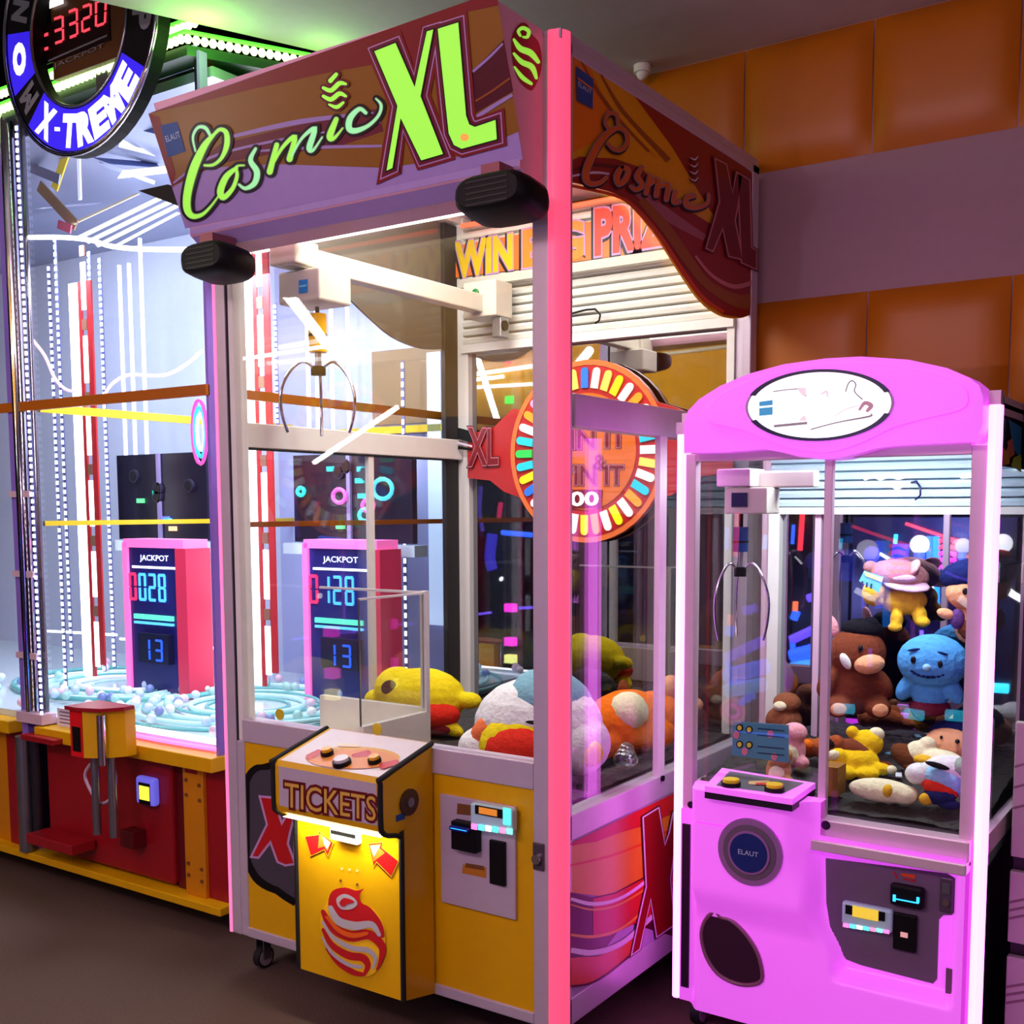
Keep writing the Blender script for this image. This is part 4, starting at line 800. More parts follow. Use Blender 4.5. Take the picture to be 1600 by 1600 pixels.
# rails
RAIL = M('brown_rail', (176, 92, 10), .35); RAILY = M('yellow_rail', (216, 184, 40), .35)
b = MB(); b.box(-4.6, XR0, yl-.012, yl+.004, 1.735, 1.768, RAIL); b.build('rail', LM)
for x in (XL0+.04, XR0-.008):
    b = MB(); b.box(x-.008, x+.008, yl+.05, YB, 1.735, 1.765, RAILY if x < -2 else RAIL); b.build('rail', LM); b = MB(); b.box(x-.008, x+.008, yl+.05, YB, 1.325, 1.343, RAILY if x < -2 else RAIL); b.build('rail', LM)
b = MB(); b.box(XL0+.05, XR0-.04, YB-.03, YB-.015, 1.70, 1.73, RAILY); b.build('rail', LM)
MB().box(-2.34, XR0-.03, yl+.01, yl+.014, .65, 2.72, PANE).build('front_pane', LM)
MB().box(XR0-.016, XR0-.013, yl+.03, YB-.04, .62, 2.6, PANE).build('side_pane', LM)
MB().box(-5.2, XL0-.05, YB, YB+.03, .60, 2.75, M('lavender_side', (196, 208, 236), .4)).build('back_panel', LM)
lamp('machine_light', (-3.1, .60, 2.6), (-3.2, 1.2, 1.2), .9, 22, (.8, .84, 1), .3)
# playfield and back
b = MB(); b.box(-5.2, XR0-.04, yl+.03, YB, .60, .625, M('icy_playfield', (205, 225, 235), .15, spec=.8)); b.build('playfield', LM)
b = MB(); b.box(XL0-.05, XR0, YB, YB+.03, .60, 2.75, LAV); b.box(-1.86, -1.42, YB-.012, YB, 1.74, 2.05, M('brown_wall_reflection', (128, 104, 74), .5)); b.build('back_panel', LM)  # brown patch imitates the yellow wall reflected in the glass
# curved clear troughs and loose balls on the playfield
ICE = M('ice_plastic', (190, 235, 235), .1, emit=.25, ecol=(160, 220, 230)); b = MB(); rnd = random.Random(3)
for k in range(7): 
    r = .16+.06*k; b.tube([(-1.88+r*1.05*math.cos(t), .72+r*math.sin(t)*.9, .632+.004*(k % 3)) for t in [2*math.pi*i/40 for i in range(41)]], .006+.004*(k % 2), ICE if k % 2 else DOTW if k == 5 else M('trough_teal', (110, 190, 190), .2), 6, False)
b.build('ball_trough', LM)
b = MB()
for k in range(6):
    r = .14+.07*k; b.tube([(-2.72+r*1.1*math.cos(t), .78+r*math.sin(t)*.8, .632+.004*(k % 3)) for t in [2*math.pi*i/36 for i in range(37)]], .006+.005*(k % 2), [ICE, M('trough_pearl', (225, 235, 245), .2, emit=.35), M('trough_teal', (110, 190, 190))][k % 3], 6, False)
b.build('ball_trough', LM)
for pts in (((75, 986), (182, 992)), ((188, 998), (346, 1014)), ((84, 1056), (150, 1062))):
    b = MB(); b.tube([PY(u, v, .9) for u, v in pts], .006, LEDW, 6); b.build('light_tube', LM)
BALLM = [M('ball_%d' % i, c_, .2, emit=.15) for i, c_ in enumerate([(245, 245, 250), (200, 225, 250), (170, 220, 215), (235, 200, 225), (120, 140, 200)])]
for k in range(110):
    t = rnd.random()*6.283; r = .2+.30*rnd.random(); b = MB(); b.ball((0, 0, .018), .018, BALLM[k % 5], None, 8, 6); o = b.build('game_ball', local=True)
    o.location = (-1.88+r*1.25*math.cos(t)-(.86 if k >= 70 else 0), .75+r*1.3*math.sin(t), .6385); tag(o, 'one of the small pale balls scattered on the lit playfield', 'ball', 'balls on the lit playfield')
# light columns, red towers and led strips
def led_strip(x, y, z0, z1, n, s=.008, ax='x'):
    b = MB(); b.box(x-s*.9, x+s*.9, y, y+.004, z0, z1, M('strip_backing', (90, 95, 150), .4))
    for i in range(n): z = z0+(z1-z0)*(i+.5)/n; h = (z1-z0)/n*.28; b.box(x-s*.65, x+s*.65, y-.005, y, z-h, z+h, DOTW)
    return b.build('led_strip', LM)
def X_at(u, y): return PY(u, 800, y).x
def tower(u0, y, z0, z1, w=.115):
    x = X_at(u0, y); b = MB(); b.box(x-.066, x-.006, y-.004, y+.004, z0, z1, LEDW); o = b.build('light_column', LM)
    TR_ = M('tower_red', (196, 52, 58), .35)
    b = MB(); b.box(x, x+.022, y-.004, y+.004, z0, z1, TR_); b.box(x+.058, x+.092, y-.004, y+.004, z0+.06, z1, TR_); b.build('tower_frame', o)
    b = MB(); z = z0+.05
    while z < z1-.1: b.box(x+.024, x+.056, y-.004, y, z, z+.20, LEDW); b.box(x+.024, x+.056, y-.006, y, z+.225, z+.27, M('tower_fixture', (150, 110, 90), .4)); z += .31
    b.build('tower_lamp', o)
tower(136, .80, .64, 2.36); tower(404, .95, .66, 2.62)
for (u, y, z0, z1, n, s) in ((92, .5, .66, 2.35, 62, .0085), (103, .86, .68, 2.6, 60, .009), (154, .85, .66, 2.5, 66, .010), (170, .95, .66, 2.5, 66, .010), (632, 1.32, .70, 1.98, 34, .008), (437, 1.2, 1.70, 2.25, 24, .009)):
    led_strip(X_at(u, y), y, z0, z1, n, s)
led_strip(-2.335, yl-.004, .63, 2.72, 84, .008)
for (u, y, z0, z1) in ((200, 1.1, 1.6, 2.5), (215, 1.1, 1.6, 2.5), (233, 1.1, 1.55, 2.6), (486, 1.3, 1.66, 2.4), (500, 1.3, 1.66, 2.4), (523, 1.3, 1.66, 2.5), (548, 1.35, 1.66, 2.3)):
    b = MB(); x = X_at(u, y); b.cyl((x, y, z0), (x, y, z1), .009, M('pale_tube_led', (220, 235, 255), emit=1.6, ecol=(205, 220, 255))); b.build('light_tube', LM)
b = MB(); b.box(-1.545, -1.475, YB-.03, YB-.012, .9, 2.02, M('glowing_panel', (205, 225, 255), emit=.9, ecol=(190, 215, 255))); b.build('light_panel', LM)
# jackpot consoles
RC = M('console_red', (216, 52, 84), .35, emit=.25, ecol=(225, 60, 110)); PC = M('console_pink', (250, 120, 190), emit=.9, ecol=(250, 110, 190)); NC = M('console_navy', (40, 40, 120), .35); BD = M('digit_blue', (80, 170, 255), emit=1.8, ecol=(70, 165, 255)); RD = M('digit_red', (255, 50, 90), emit=1.8, ecol=(255, 40, 90))
def console(u0, v0, u1, v1, y, digits):
    c = MB(); A = PY(u0, v0, y); B = PY(u1, v1, y); x0, x1 = A.x, B.x; zt = A.z+.03; zb = .626; w = x1-x0
    c.box(x0, x1, y, y+.10, zb, zt, NC); o = c.build('jackpot_console', LM)
    c = MB(); c.box(x0-.01, x0+.02, y-.012, y+.11, zb, zt+.02, PC); c.box(x0, x1+.05, y-.012, y+.11, zt, zt+.035, PC); c.box(x1, x1+.065, y-.014, y+.11, zb, zt, RC); c.build('console_frame', o)
    c = MB(); zc = zt-.03; wtext(c, 'JACKPOT', (x0+.28*w, y-.002, zc-.03), (.55*w, 0, 0), (0, 0, .03), DOTW); c.box(x0+.04, x1, y-.003, y, zc-.055, zc-.046, DOTW); c.build('console_lettering', o)
    c = MB(); T = {'0': 'abcdef', '1': 'bc', '2': 'abged', '8': 'abcdefg', '3': 'abgcd'}
    R = {'a': (.1, .9, .9, 1), 'd': (.1, 0, .9, .1), 'g': (.1, .45, .9, .55), 'f': (0, .53, .18, .95), 'b': (.82, .53, 1, .95), 'e': (0, .05, .18, .47), 'c': (.82, .05, 1, .47)}
    for i, d in enumerate(digits):
        dx = x0+.06*w+i*.19*w; 
        for s in T[d]: r = R[s]; c.box(dx+r[0]*.13*w, dx+r[2]*.13*w, y-.006, y, zc-.19+r[1]*.115, zc-.19+r[3]*.115, RD if i == 0 else BD)
    c.build('console_digits', o)
    c = MB(); c.box(x0+.15*w, x1-.1*w, y-.01, y, zc-.265, zc-.245, M('green_led_bar', (90, 220, 180), emit=1.2)); c.box(x0+.15*w, x1-.1*w, y-.01, y, zc-.285, zc-.275, M('blue_led_bar', (90, 190, 240), emit=1.2)); c.build('console_light', o)
    c = MB(); c.box(x0+.3*w, x1-.12*w, y-.03, y, zc-.44, zc-.32, M('console_box', (24, 26, 60), .4))
    for i, d in enumerate('13'):
        for s in T[d]: r = R[s]; dx = x0+.4*w+i*.24*w; c.box(dx+r[0]*.14*w, dx+r[2]*.14*w, y-.034, y-.03, zc-.43+r[1]*.09, zc-.43+r[3]*.09, M('digit_deep_blue', (40, 90, 240), emit=1.2))
    c.build('console_screen', o)
console(478, 868, 580, 1050, 1.0, '0128'); console(197, 866, 283, 1040, .72, '0028')
# dark ball boards above the consoles
CB = [M('board_light_%d' % i, c_, emit=1.2) for i, c_ in enumerate([(60, 210, 240), (90, 220, 130), (250, 90, 190), (240, 180, 130), (90, 110, 240), (230, 235, 255), (40, 200, 180)])]
def board(u0, v0, u1, v1, y, seed):
    c = MB(); A = PY(u0, v0, y); B = PY(u1, v1, y); c.box(A.x, B.x, y, y+.03, B.z, A.z, M('board_black', (26, 24, 42), .3)); c.box(A.x-.02, B.x+.05, y-.05, y+.03, B.z-.05, B.z-.005, M('board_ledge', (200, 220, 235), .3)); o = c.build('peg_board', LM)
    r = random.Random(seed); w, h = B.x-A.x, A.z-B.z
    for k in range(9):
        x = A.x+w*(.15+.7*r.random()); z = B.z+h*(.1+.8*r.random()); c = MB()
        if k % 2: c.cyl((x, y-.012, z), (x, y, z), .03, M('board_ring', (44, 42, 66), .4)); c.cyl((x, y-.014, z), (x, y-.012, z), .022, M('board_hole', (10, 10, 18), .5))
        else: c.box(x-.022, x+.022, y-.012, y, z-.01, z+.01, CB[r.randrange(7)])
        c.build('peg_light', o)
    c = MB(); c.box(A.x+w*.48, A.x+w*.51, y-.012, y, B.z, A.z, M('board_divider', (150, 140, 190), .4)); c.build('divider', o)
board(458, 712, 645, 850, 1.22, 5); board(182, 712, 325, 845, 1.02, 11)
for (u, v, m, rr) in ((598, 764, CB[0], .05), (530, 775, CB[2], .035), (570, 805, CB[0], .03), (575, 790, CB[2], .03), (470, 768, CB[6], .02)):
    q = PY(u, v, 1.19); c = MB(); c.tube([(q.x+rr*math.cos(t), q.y, q.z+rr*.8*math.sin(t)) for t in [6.2832*i/14 for i in range(15)]], .009, m, 6, False); c.build('neon_ring', LM)
# tent of slats under the roof; pale and yellow slats glow to brighten it
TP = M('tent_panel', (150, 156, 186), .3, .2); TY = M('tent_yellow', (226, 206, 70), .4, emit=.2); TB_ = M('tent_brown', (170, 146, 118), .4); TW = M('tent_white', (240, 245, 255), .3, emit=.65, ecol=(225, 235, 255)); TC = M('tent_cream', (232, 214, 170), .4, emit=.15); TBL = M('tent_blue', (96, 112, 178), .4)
t_ = MB().box(-5.2, XR0, yl+.05, YB, 2.70, 2.73, TP).build('tent_ceiling', LM)
SL = [((120, 372), (272, 298), 3, TW), ((135, 378), (277, 309), 3, TW), ((150, 384), (278, 320), 3, TW), ((172, 388), (278, 332), 3, TW), ((112, 350), (215, 302), 3, TC), ((60, 290), (118, 352), 8, TB_), ((48, 262), (92, 280), 7, TP), ((84, 295), (104, 235), 8, TY), ((246, 118), (275, 165), 9, TY), ((118, 240), (240, 285), 3, TP), ((122, 246), (124, 312), 3, TW), ((188, 272), (262, 264), 8, TC), ((180, 214), (250, 232), 6, TW), ((186, 226), (252, 243), 3, TW), ((205, 195), (250, 206), 4, TBL), ((150, 250), (246, 258), 10, TBL), ((45, 205), (75, 232), 8, TW), ((250, 96), (306, 76), 6, TW), ((252, 112), (304, 95), 3, TBL), ((355, 92), (400, 104), 8, TW), ((60, 325), (150, 318), 12, TP), ((90, 350), (110, 358), 6, M('tent_pink', (236, 120, 150), .4))]
for k, (p0, p1, w, m) in enumerate(SL):
    y = .34+.012*(k % 9); A = PY(*p0, y); B = PY(*p1, y+(.25 if abs(p1[0]-p0[0]) > 60 else 0)); d = (B-A).normalized(); h = d.cross(Vector((0, 1, 0))).normalized()*(w*.0026)
    b = MB(); b.prism([A-h, B-h, B+h, A+h], (0, .006, 0), m); b.build('tent_slat', t_)
b = MB(); b.tube(smooth([tuple(PY(u, v, yl+.03)) for u, v in ((38, 371), (100, 371), (145, 376), (170, 384), (215, 389), (270, 390), (314, 390))], 4), .008, LEDW, 6); b.build('light_tube', LM)
# crown with led edge
CRN = M('crown_dark', (30, 60, 34), .4); CG = M('crown_led', (230, 255, 190), emit=3, ecol=(225, 255, 170)); CG2 = M('crown_led_green', (90, 240, 60), emit=1.6)
b = MB(); cr = [(-3.0, yl-.02), (-1.415, yl-.02), (-1.2, .52), (-1.2, 1.4), (-3.0, 1.4)]
b.prism([(x, y, 2.745) for x, y in cr], (0, 0, .03), CRN); co = b.build('crown', LM)
def crown_leds(A, B, n, dz):
    b = MB(); A = Vector(A); B = Vector(B); dr = (B-A).normalized()
    for i in range(n): p = A+(B-A)*((i+.5)/n); b.ball(p+Vector((0, -.006, dz)), (.012, .012, .014), CG, None, 8, 5)
    b.tube([A+Vector((0, 0, dz+.022)), B+Vector((0, 0, dz+.022))], .007, CG2, 6); b.build('crown_lights', co)
crown_leds((-3.0, yl-.025, 2.76), (-1.415, yl-.025, 2.79), 64, .0); crown_leds((-1.415, yl-.025, 2.79), (-1.2, .52, 2.79), 18, 0); crown_leds((-3.0, yl+.1, 2.90), (-1.5, yl+.1, 2.90), 56, 0)
point('crown_glow', (-1.30, .10, 2.73), 2.6, (.25, 1, .12), .05); point('crown_glow', (-1.12, .42, 2.72), .8, (.3, 1, .12), .05)
# round sign
c = PY(127, 72, .05); c.z = 2.895; RO, RI = .392, .245
b = MB()
def annulus(mb, r0, r1, y0, y1, mat, n=56):
    for (ra, rb, ya, yb) in ((r0, r1, y0, y0), (r1, r1, y0, y1), (r0, r0, y1, y0)):
        vs = [(c.x+(ra if k == 0 else rb)*math.cos(2*math.pi*i/n), ya if k == 0 else yb, c.z+(ra if k == 0 else rb)*math.sin(2*math.pi*i/n)) for i in range(n) for k in (0, 1)]
        mb.add(vs, [(2*i, 2*i+1, (2*i+3) % (2*n), (2*i+2) % (2*n)) for i in range(n)], mat)
annulus(b, RI, RO, .04, .085, M('sign_black', (14, 12, 15), .6, spec=.15)); rs = b.build('round_sign', LM)
b = MB(); b.tube([(c.x+RO*math.cos(t), .035, c.z+RO*math.sin(t)) for t in [2*math.pi*i/56 for i in range(57)]], .008, CHROME, 6, False); b.tube([(c.x+RI*math.cos(t), .038, c.z+RI*math.sin(t)) for t in [2*math.pi*i/56 for i in range(57)]], .005, STEEL, 6, False); b.build('sign_rim', rs)
BLIT = M('sign_blue_lit', (50, 30, 220), emit=.75, ecol=(52, 32, 225)); WLIT = M('sign_white_lit', (255, 255, 255), emit=1.3); DIM = M('sign_dim_letter', (120, 118, 126), .4)
def arc(t0, t1, mat):
    b = MB(); n = 20; T = [math.radians(t0+(t1-t0)*i/n) for i in range(n+1)]
    b.poly([(c.x+(RO-.012)*math.cos(t), .0385, c.z+(RO-.012)*math.sin(t)) for t in T]+[(c.x+(RI+.008)*math.cos(t), .0385, c.z+(RI+.008)*math.sin(t)) for t in T[::-1]], mat); b.build('sign_segment', rs)
arc(222, 328, BLIT); arc(172, 203, BLIT)
def ring_letter(mb, ch, deg, size, mat, up_in=True):
    t = math.radians(deg); rad = Vector((math.cos(t), 0, math.sin(t))); tan = Vector((-math.sin(t), 0, math.cos(t))); r = (RO+RI)/2
    ez = -rad if up_in else rad; ex = tan if up_in else -tan
    o = Vector((c.x, .0375, c.z))+rad*r-ex*size*.36-ez*size*.5; vs, fs = text_mesh(ch, .06); mb.add([o+ex*size*.72*a_+ez*size*b_ for a_, b_ in vs], fs, mat)
b = MB()
for i, ch in enumerate('X-TREME'):
    if ch == '-':
        t = math.radians(247); q = Vector((c.x+.318*math.cos(t), .0375, c.z+.318*math.sin(t))); b.add([q+Vector((dx, 0, dz)) for dx, dz in ((-.014, -.006), (.014, -.012), (.014, .0), (-.014, .006))], [(0, 1, 2, 3)], WLIT)
    else: ring_letter(b, ch, [235, 0, 259, 273, 287, 301, 316][i], .088, WLIT)
ring_letter(b, 'O', 187, .085, WLIT, False) if False else None
q = math.radians(187); o_ = Vector((c.x+.318*math.cos(q)-.03, .0375, c.z+.318*math.sin(q)-.042)); wtext(b, 'O', o_, (.06, 0, 0), (0, 0, .085), WLIT, .08) if False else None
b.build('lettering', rs); b = MB(); wtext(b, 'O', o_, (.06, 0, 0), (0, 0, .085), WLIT, .08); b.build('sign_letter', rs)
for ch, dg_ in (('M', 212), ('N', 160), ('P', 350), ('O', 12)): b = MB(); ring_letter(b, ch, dg_, .078, DIM, False); b.build('sign_letter', rs)
b = MB(); b.box(c.x-RI*.86, c.x+RI*.86, .09, .11, PY(120, 112, .09).z, c.z+.2, M('display_brown', (84, 50, 24), .4)); ds_ = b.build('jackpot_display', rs)
b = MB(); A = PY(60, 90, .085); B = PY(170, 20, .085); b.box(A.x, B.x, .085, .09, A.z-.03, B.z+.04, M('display_black', (30, 6, 8), .3)); b.build('display_panel', ds_)
a = Art(Plane((0, .085, 0), (0, -1, 0))); RDG = M('display_red_digit', (255, 70, 80), emit=1.5, ecol=(255, 62, 78))
for d, q in (('=', [(66, 81), (78, 77), (78, 28), (66, 33)]), ('3', [(84, 71), (101, 65), (100, 23), (82, 29)]), ('3', [(107, 62), (123, 56), (122, 11), (105, 18)]), ('2', [(128, 53), (144, 46), (144, 4), (127, 10)]), ('0', [(149, 44), (166, 38), (168, -4), (149, 2)])): a.segs(d, q, RDG, 1)
a.text('JACKPOT', [(84, 110), (163, 76), (163, 67), (84, 100)], DIM, 1); a.poly([(76, 94), (168, 54), (168, 57), (76, 97)], DIM, 1)
a.poly([(78, 14), (100, 6), (100, -2), (78, -2)], M('sign_white_lit', (255, 255, 255)), 1)
a.build('display_digits', ds_)
b = MB(); b.box(c.x-.03, c.x+.03, .10, .13, 2.76, 2.68+.0, STEEL) if False else b.box(c.x-.03, c.x+.03, .12, .16, 2.60, 2.80, STEEL); b.build('sign_bracket', rs)
# front hardware
b = MB(); A = PY(122, 1106, 0.0); x0 = A.x; zt, zb = A.z, PY(125, 1178, 0).z
prof = [(x0, .10), (x0, -.03), (x0+.066, -.03), (x0+.125, .0), (x0+.165, .06), (x0+.165, .10)]
b.prism([(x, y, zb) for x, y in prof], (0, 0, zt-zb), YEL); lb = b.build('ball_launcher', LM, bevel=.002)
b = MB(); b.prism([(x+(-.012 if x < x0+.1 else .012), y-.012, zt) for x, y in prof], (0, 0, .012), LRED); b.build('launcher_cap', lb)
b = MB(); n0 = Vector((x0, -.03, zb)); n1_ = Vector((x0+.066, -.03, zb)); nn = Vector((0, -1, 0))*.002
def fp(s, t): return n0.lerp(n1_, s)+Vector((0, 0, (zt-zb)*t))+nn
b.poly([fp(0, 0), fp(1, 0), fp(1, 1), fp(0, 1)], M('launcher_red', (225, 20, 30), .35)); b.poly([fp(.2, .12)+nn, fp(.85, .12)+nn, fp(.85, .65)+nn, fp(.2, .65)+nn], BLACK); b.build('launcher_slot', lb)
b = MB(); b.cyl((x0+.13, -.006, zb-.02), (x0+.13, -.006, zt-.01), .015, CHROME); b.cyl((x0+.05, .02, zb-.27), (x0+.05, .02, zb), .014, STEEL); b.cyl((x0+.125, .03, zb-.27), (x0+.125, .03, zb), .014, STEEL); b.build('launcher_tube', lb)
b = MB(); hx, hz = x0+.03, zb-.07; b.tube(smooth([(hx+.02, .05, zb), (hx-.06, .04, hz), (hx-.05, .04, hz-.05), (hx+.01, .04, hz-.10), (hx+.07, .045, hz-.07), (hx+.085, .05, hz), (hx+.06, .05, zb)], 5), .006, M('clear_hose', (200, 170, 190), .15), 6); b.build('hose', lb)
b = MB(); fbox(b, 210, 1212, 240, 1262, yl-.02, yl+.01, M('violet_reader', (130, 130, 245), .3, emit=.5, ecol=(110, 110, 250))); o = b.build('card_reader', LM, bevel=.012, seg=4)
b = MB(); fbox(b, 216, 1222, 234, 1259, yl-.023, yl-.02, BLACK); fbox(b, 217, 1227, 233, 1252, yl-.025, yl-.023, M('reader_screen_lime', (235, 230, 70), emit=1.1)); b.build('screen', o)
b = MB(); fbox(b, 40, 1302, 112, 1338, .06, yl, LRED); b.build('foot_step', LM, bevel=.004)
b = MB(); fbox(b, 32, 1147, 84, 1166, .08, yl, LRED); b.build('bracket', LM, bevel=.003)
b = MB(); fbox(b, 186, 1296, 208, 1328, .11, yl+.01, LDR); b.build('bracket', LM, bevel=.003)
b = MB(); b.box(-2.28, -2.10, yl+.02, yl+.03, .60, .665, M('notice_card', (235, 225, 240), .5)); o = b.build('notice', LM)
b = MB()
for k in range(4): b.box(-2.265, -2.13, yl+.018, yl+.02, .612+.013*k, .616+.013*k, M('notice_line', (110, 90, 140), .5))
b.build('notice_print', o)
b = MB(); b.tube([(-1.92+.05*i, yl+.03-.012*math.sin(i*.3), .612) for i in range(11)], .007, M('pink_neon', (255, 110, 200), emit=2), 6); b.tube([(-1.92+.05*i, yl+.05, .636) for i in range(11)], .005, LEDW, 6); b.build('edge_light', LM)
b = MB(); b.tube(smooth([tuple(PY(u, v, .45)) for u, v in ((50, 530), (70, 556), (85, 590), (102, 608), (120, 612))], 4)+[], .006, M('rose_reflection', (255, 190, 215), emit=1.6), 6); b.tube(smooth([tuple(PY(u, v, .45)) for u, v in ((160, 622), (175, 600), (200, 586), (235, 587), (262, 585), (290, 570), (316, 548))], 4), .006, M('rose_reflection', (255, 190, 215)), 6); b.build('neon_tube', LM)  # glowing curves imitate a reflection of red neon, no tube hangs here
b = MB(); q = PY(312, 675, yl+.03); 
for k, m in enumerate((CB[2], CB[0], M('sign_white_lit', (255, 255, 255)))): b.tube([(q.x+(.034-.008*k)*math.cos(t), q.y+.002*k, q.z+(.10-.022*k)*math.sin(t)) for t in [6.2832*i/20 for i in range(21)]], .006, m, 6, False)
b.build('neon_ring', LM)
b = MB(); A = PY(300, 170, .3); b.cyl(PY(306, 92, .18), PY(308, 150, .18), .006, BLACK); b.build('support_rod', co)
b = MB(); b.tube(smooth([tuple(PY(u, v, .3)) for u, v in ((313, 92), (320, 108), (326, 130), (328, 148))], 4), .008, M('red_neon', (255, 90, 60)), 6); b.build('neon_tube', co)
lamp('machine_light', (-1.9, .75, 2.30), (-1.9, .8, .6), .7, 36, (.82, .86, 1), .7)
lamp('machine_light', (-1.6, .30, 1.9), (-2.2, 1.0, 1.6), .1, 12, (.78, .82, 1), .8)
lamp('machine_light', (-1.9, .70, 2.32), (-1.9, .6, 2.7), .6, 9, (.82, .88, 1), .6)  # up-light added to brighten the tent ceiling
# ================================================================== PLUSH TOYS
def fur(name, rgb): return M(name, rgb, .9, noise=.22, nscale=70, bump=.5, spec=.1)
def plush(label, loc, s, rot, mat, body, parts=(), group=None, vox=.012):
    lo = min(q[0][2]-(q[1][2] if isinstance(q[1], (tuple, list)) else q[1]) for q in list(body)+[e for p_ in parts for e in p_[2]])
    up = Vector((0, 0, -lo)); t = thing('plush_toy', label, 'plush toy', loc, group, rot)
    lift = lambda c: (Vector(c)+up)*s
    b = MB()
    for q in body: b.ball(lift(q[0]), tuple(r*s for r in (q[1] if isinstance(q[1], (tuple, list)) else (q[1],)*3)), mat, q[2] if len(q) > 2 else None)
    b.build('body', t, local=True, remesh=max(vox*s*3, .004))
    for nm, m, els in parts:
        b = MB()
        for q in els: b.ball(lift(q[0]), tuple(r*s for r in (q[1] if isinstance(q[1], (tuple, list)) else (q[1],)*3)), m, q[2] if len(q) > 2 else None, 12, 8)
        b.build(nm, t, local=True)
    return t
EYE = M('plush_eye', (12, 10, 12), .15); FW = fur('fur_white', (240, 238, 232)); FY = fur('fur_yellow', (248, 216, 30)); FO = fur('fur_orange', (232, 112, 20)); FR = fur('fur_red', (216, 46, 30)); FB = fur('fur_brown', (118, 58, 34)); FBK = fur('fur_black', (22, 20, 24)); FC = fur('fur_cream', (240, 226, 186)); FPK = fur('fur_peach', (226, 160, 118)); FNV = fur('fur_navy', (22, 30, 84)); FBL = fur('fur_blue', (82, 160, 224)); FTL = fur('fur_teal', (128, 176, 190)); FG = fur('fur_gold', (226, 176, 44)); FTN = fur('fur_tan', (196, 140, 90)); FGR = fur('fur_grey', (196, 204, 208)); FPI = fur('fur_pink', (232, 160, 170)); FMV = fur('fur_mauve', (176, 120, 120)); FT2 = fur('fur_lightblue', (150, 200, 232))
def dz(p, z): return Vector((p.x, p.y, z))
Z1, Z2 = .666, .655
def bed(y): return .660+.065*(y-.435)/.55
def onbed(p, dz_=.002): return Vector((p.x, p.y, bed(p.y)+dz_))
q = PZ(655, 1112, Z1)
plush('big yellow plush lying behind the white prize chute, black eye and red belly', Vector((-.885, .57, Z1+.006)), .172, (0, 0, .25), FY, [((0, 0, .55), (.85, .62, .58)), ((-.5, -.05, .72), (.46, .42, .42)), ((-.92, -.1, .5), (.26, .2, .19)), ((.92, 0, .56), (.26, .2, .16)), ((.62, -.3, .12), (.36, .2, .14), (0, .5, .3))],
      [('belly', FR, [((.25, -.28, .32), (.62, .42, .3))]), ('eye', EYE, [((-.5, -.44, .80), (.17, .05, .13), (0, -.5, 0))]), ('foot', fur('fur_maroon', (120, 20, 30)), [((.45, -.45, .08), (.3, .16, .12))])])
q = PZ(850, 1192, Z1)
plush('big white plush with a teal cap and red striped belly in the front corner', Vector((-.262, .30, Z1)), .188, (0, 0, .2), FW, [((0, 0, .62), (.98, .75, .68)), ((.62, -.1, .4), (.5, .5, .45)), ((-.7, -.35, .3), (.4, .35, .3)), ((-.85, -.4, .2), (.22, .16, .2))],
      [('cap', FTL, [((.18, .05, .98), (.62, .66, .42), (0, .3, 0))]), ('belly', FR, [((.02, -.60, .34), (.60, .36, .40))]), ('trim', FY, [((-.02, -.50, .38), (.72, .35, .48)), ((.92, -.35, .34), (.18, .16, .2))]), ('sleeve', fur('fur_coral', (238, 120, 70)), [((-.62, -.42, .50), (.24, .24, .3), (0, .5, 0))]), ('mouth', EYE, [((.28, -.70, .78), (.2, .03, .035))]), ('hand', FPI, [((.5, -.62, .3), (.2, .2, .24))])])
b = MB(); r_ = random.Random(5); C0 = Vector((-.078, .455, Z1)); 
for k in range(3): b.ball(C0+Vector((-.004*k, .012*k, .03+.012*k)), (.036-.006*k, .034, .028-.005*k), glass('plastic_bag', (.9, .93, .95), 3.0), (0, .4*k, .3), 10, 7)
single(b, 'plastic_bag', 'crumpled clear plastic bag beside the white plush', 'bag')
q = PZ(1010, 1178, Z1)
plush('orange and cream plush lying on its side by the side window', Vector((-.19, .66, Z1)), .185, (0, 0, 1.45), FO, [((0, 0, .5), (.85, .55, .5)), ((-.75, -.15, .25), (.5, .22, .2), (0, -.25, 0)), ((.85, .05, .45), (.55, .45, .42)), ((.1, -.42, .3), (.6, .28, .25))],
      [('belly', FC, [((-.30, -.26, .72), (.32, .32, .32))]), ('ear', FPK, [((1.1, -.1, .92), (.26, .12, .2))]), ('muzzle', FB, [((.1, -.3, .18), (.75, .35, .18))]), ('ear_tip', FB, [((.2, .2, .98), (.09, .09, .14))])])
plush('brown plush lying at the back of the big cabinet beside the orange plush', Vector((-.22, 1.0, Z1)), .115, (0, 0, .1), fur('fur_umber', (96, 60, 42)), [((0, 0, .5), (.8, .5, .5)), ((.7, 0, .45), (.4, .4, .38)), ((-.7, -.2, .3), (.35, .25, .22))], [('ear', FPK, [((.85, -.1, .85), (.2, .1, .18))])])
plush('dark grey plush slumped at the back of the big cabinet under the wheel sign', Vector((-.66, .99, Z1)), .14, (0, 0, -.1), fur('fur_charcoal', (70, 66, 70)), [((0, 0, .5), (.75, .5, .5)), ((-.6, 0, .45), (.4, .4, .4)), ((.6, -.1, .3), (.34, .3, .22))], [('belly', fur('fur_ash', (150, 140, 132)), [((.05, -.25, .4), (.4, .3, .3))])])  # added toy stands for the dim reflection of a plush
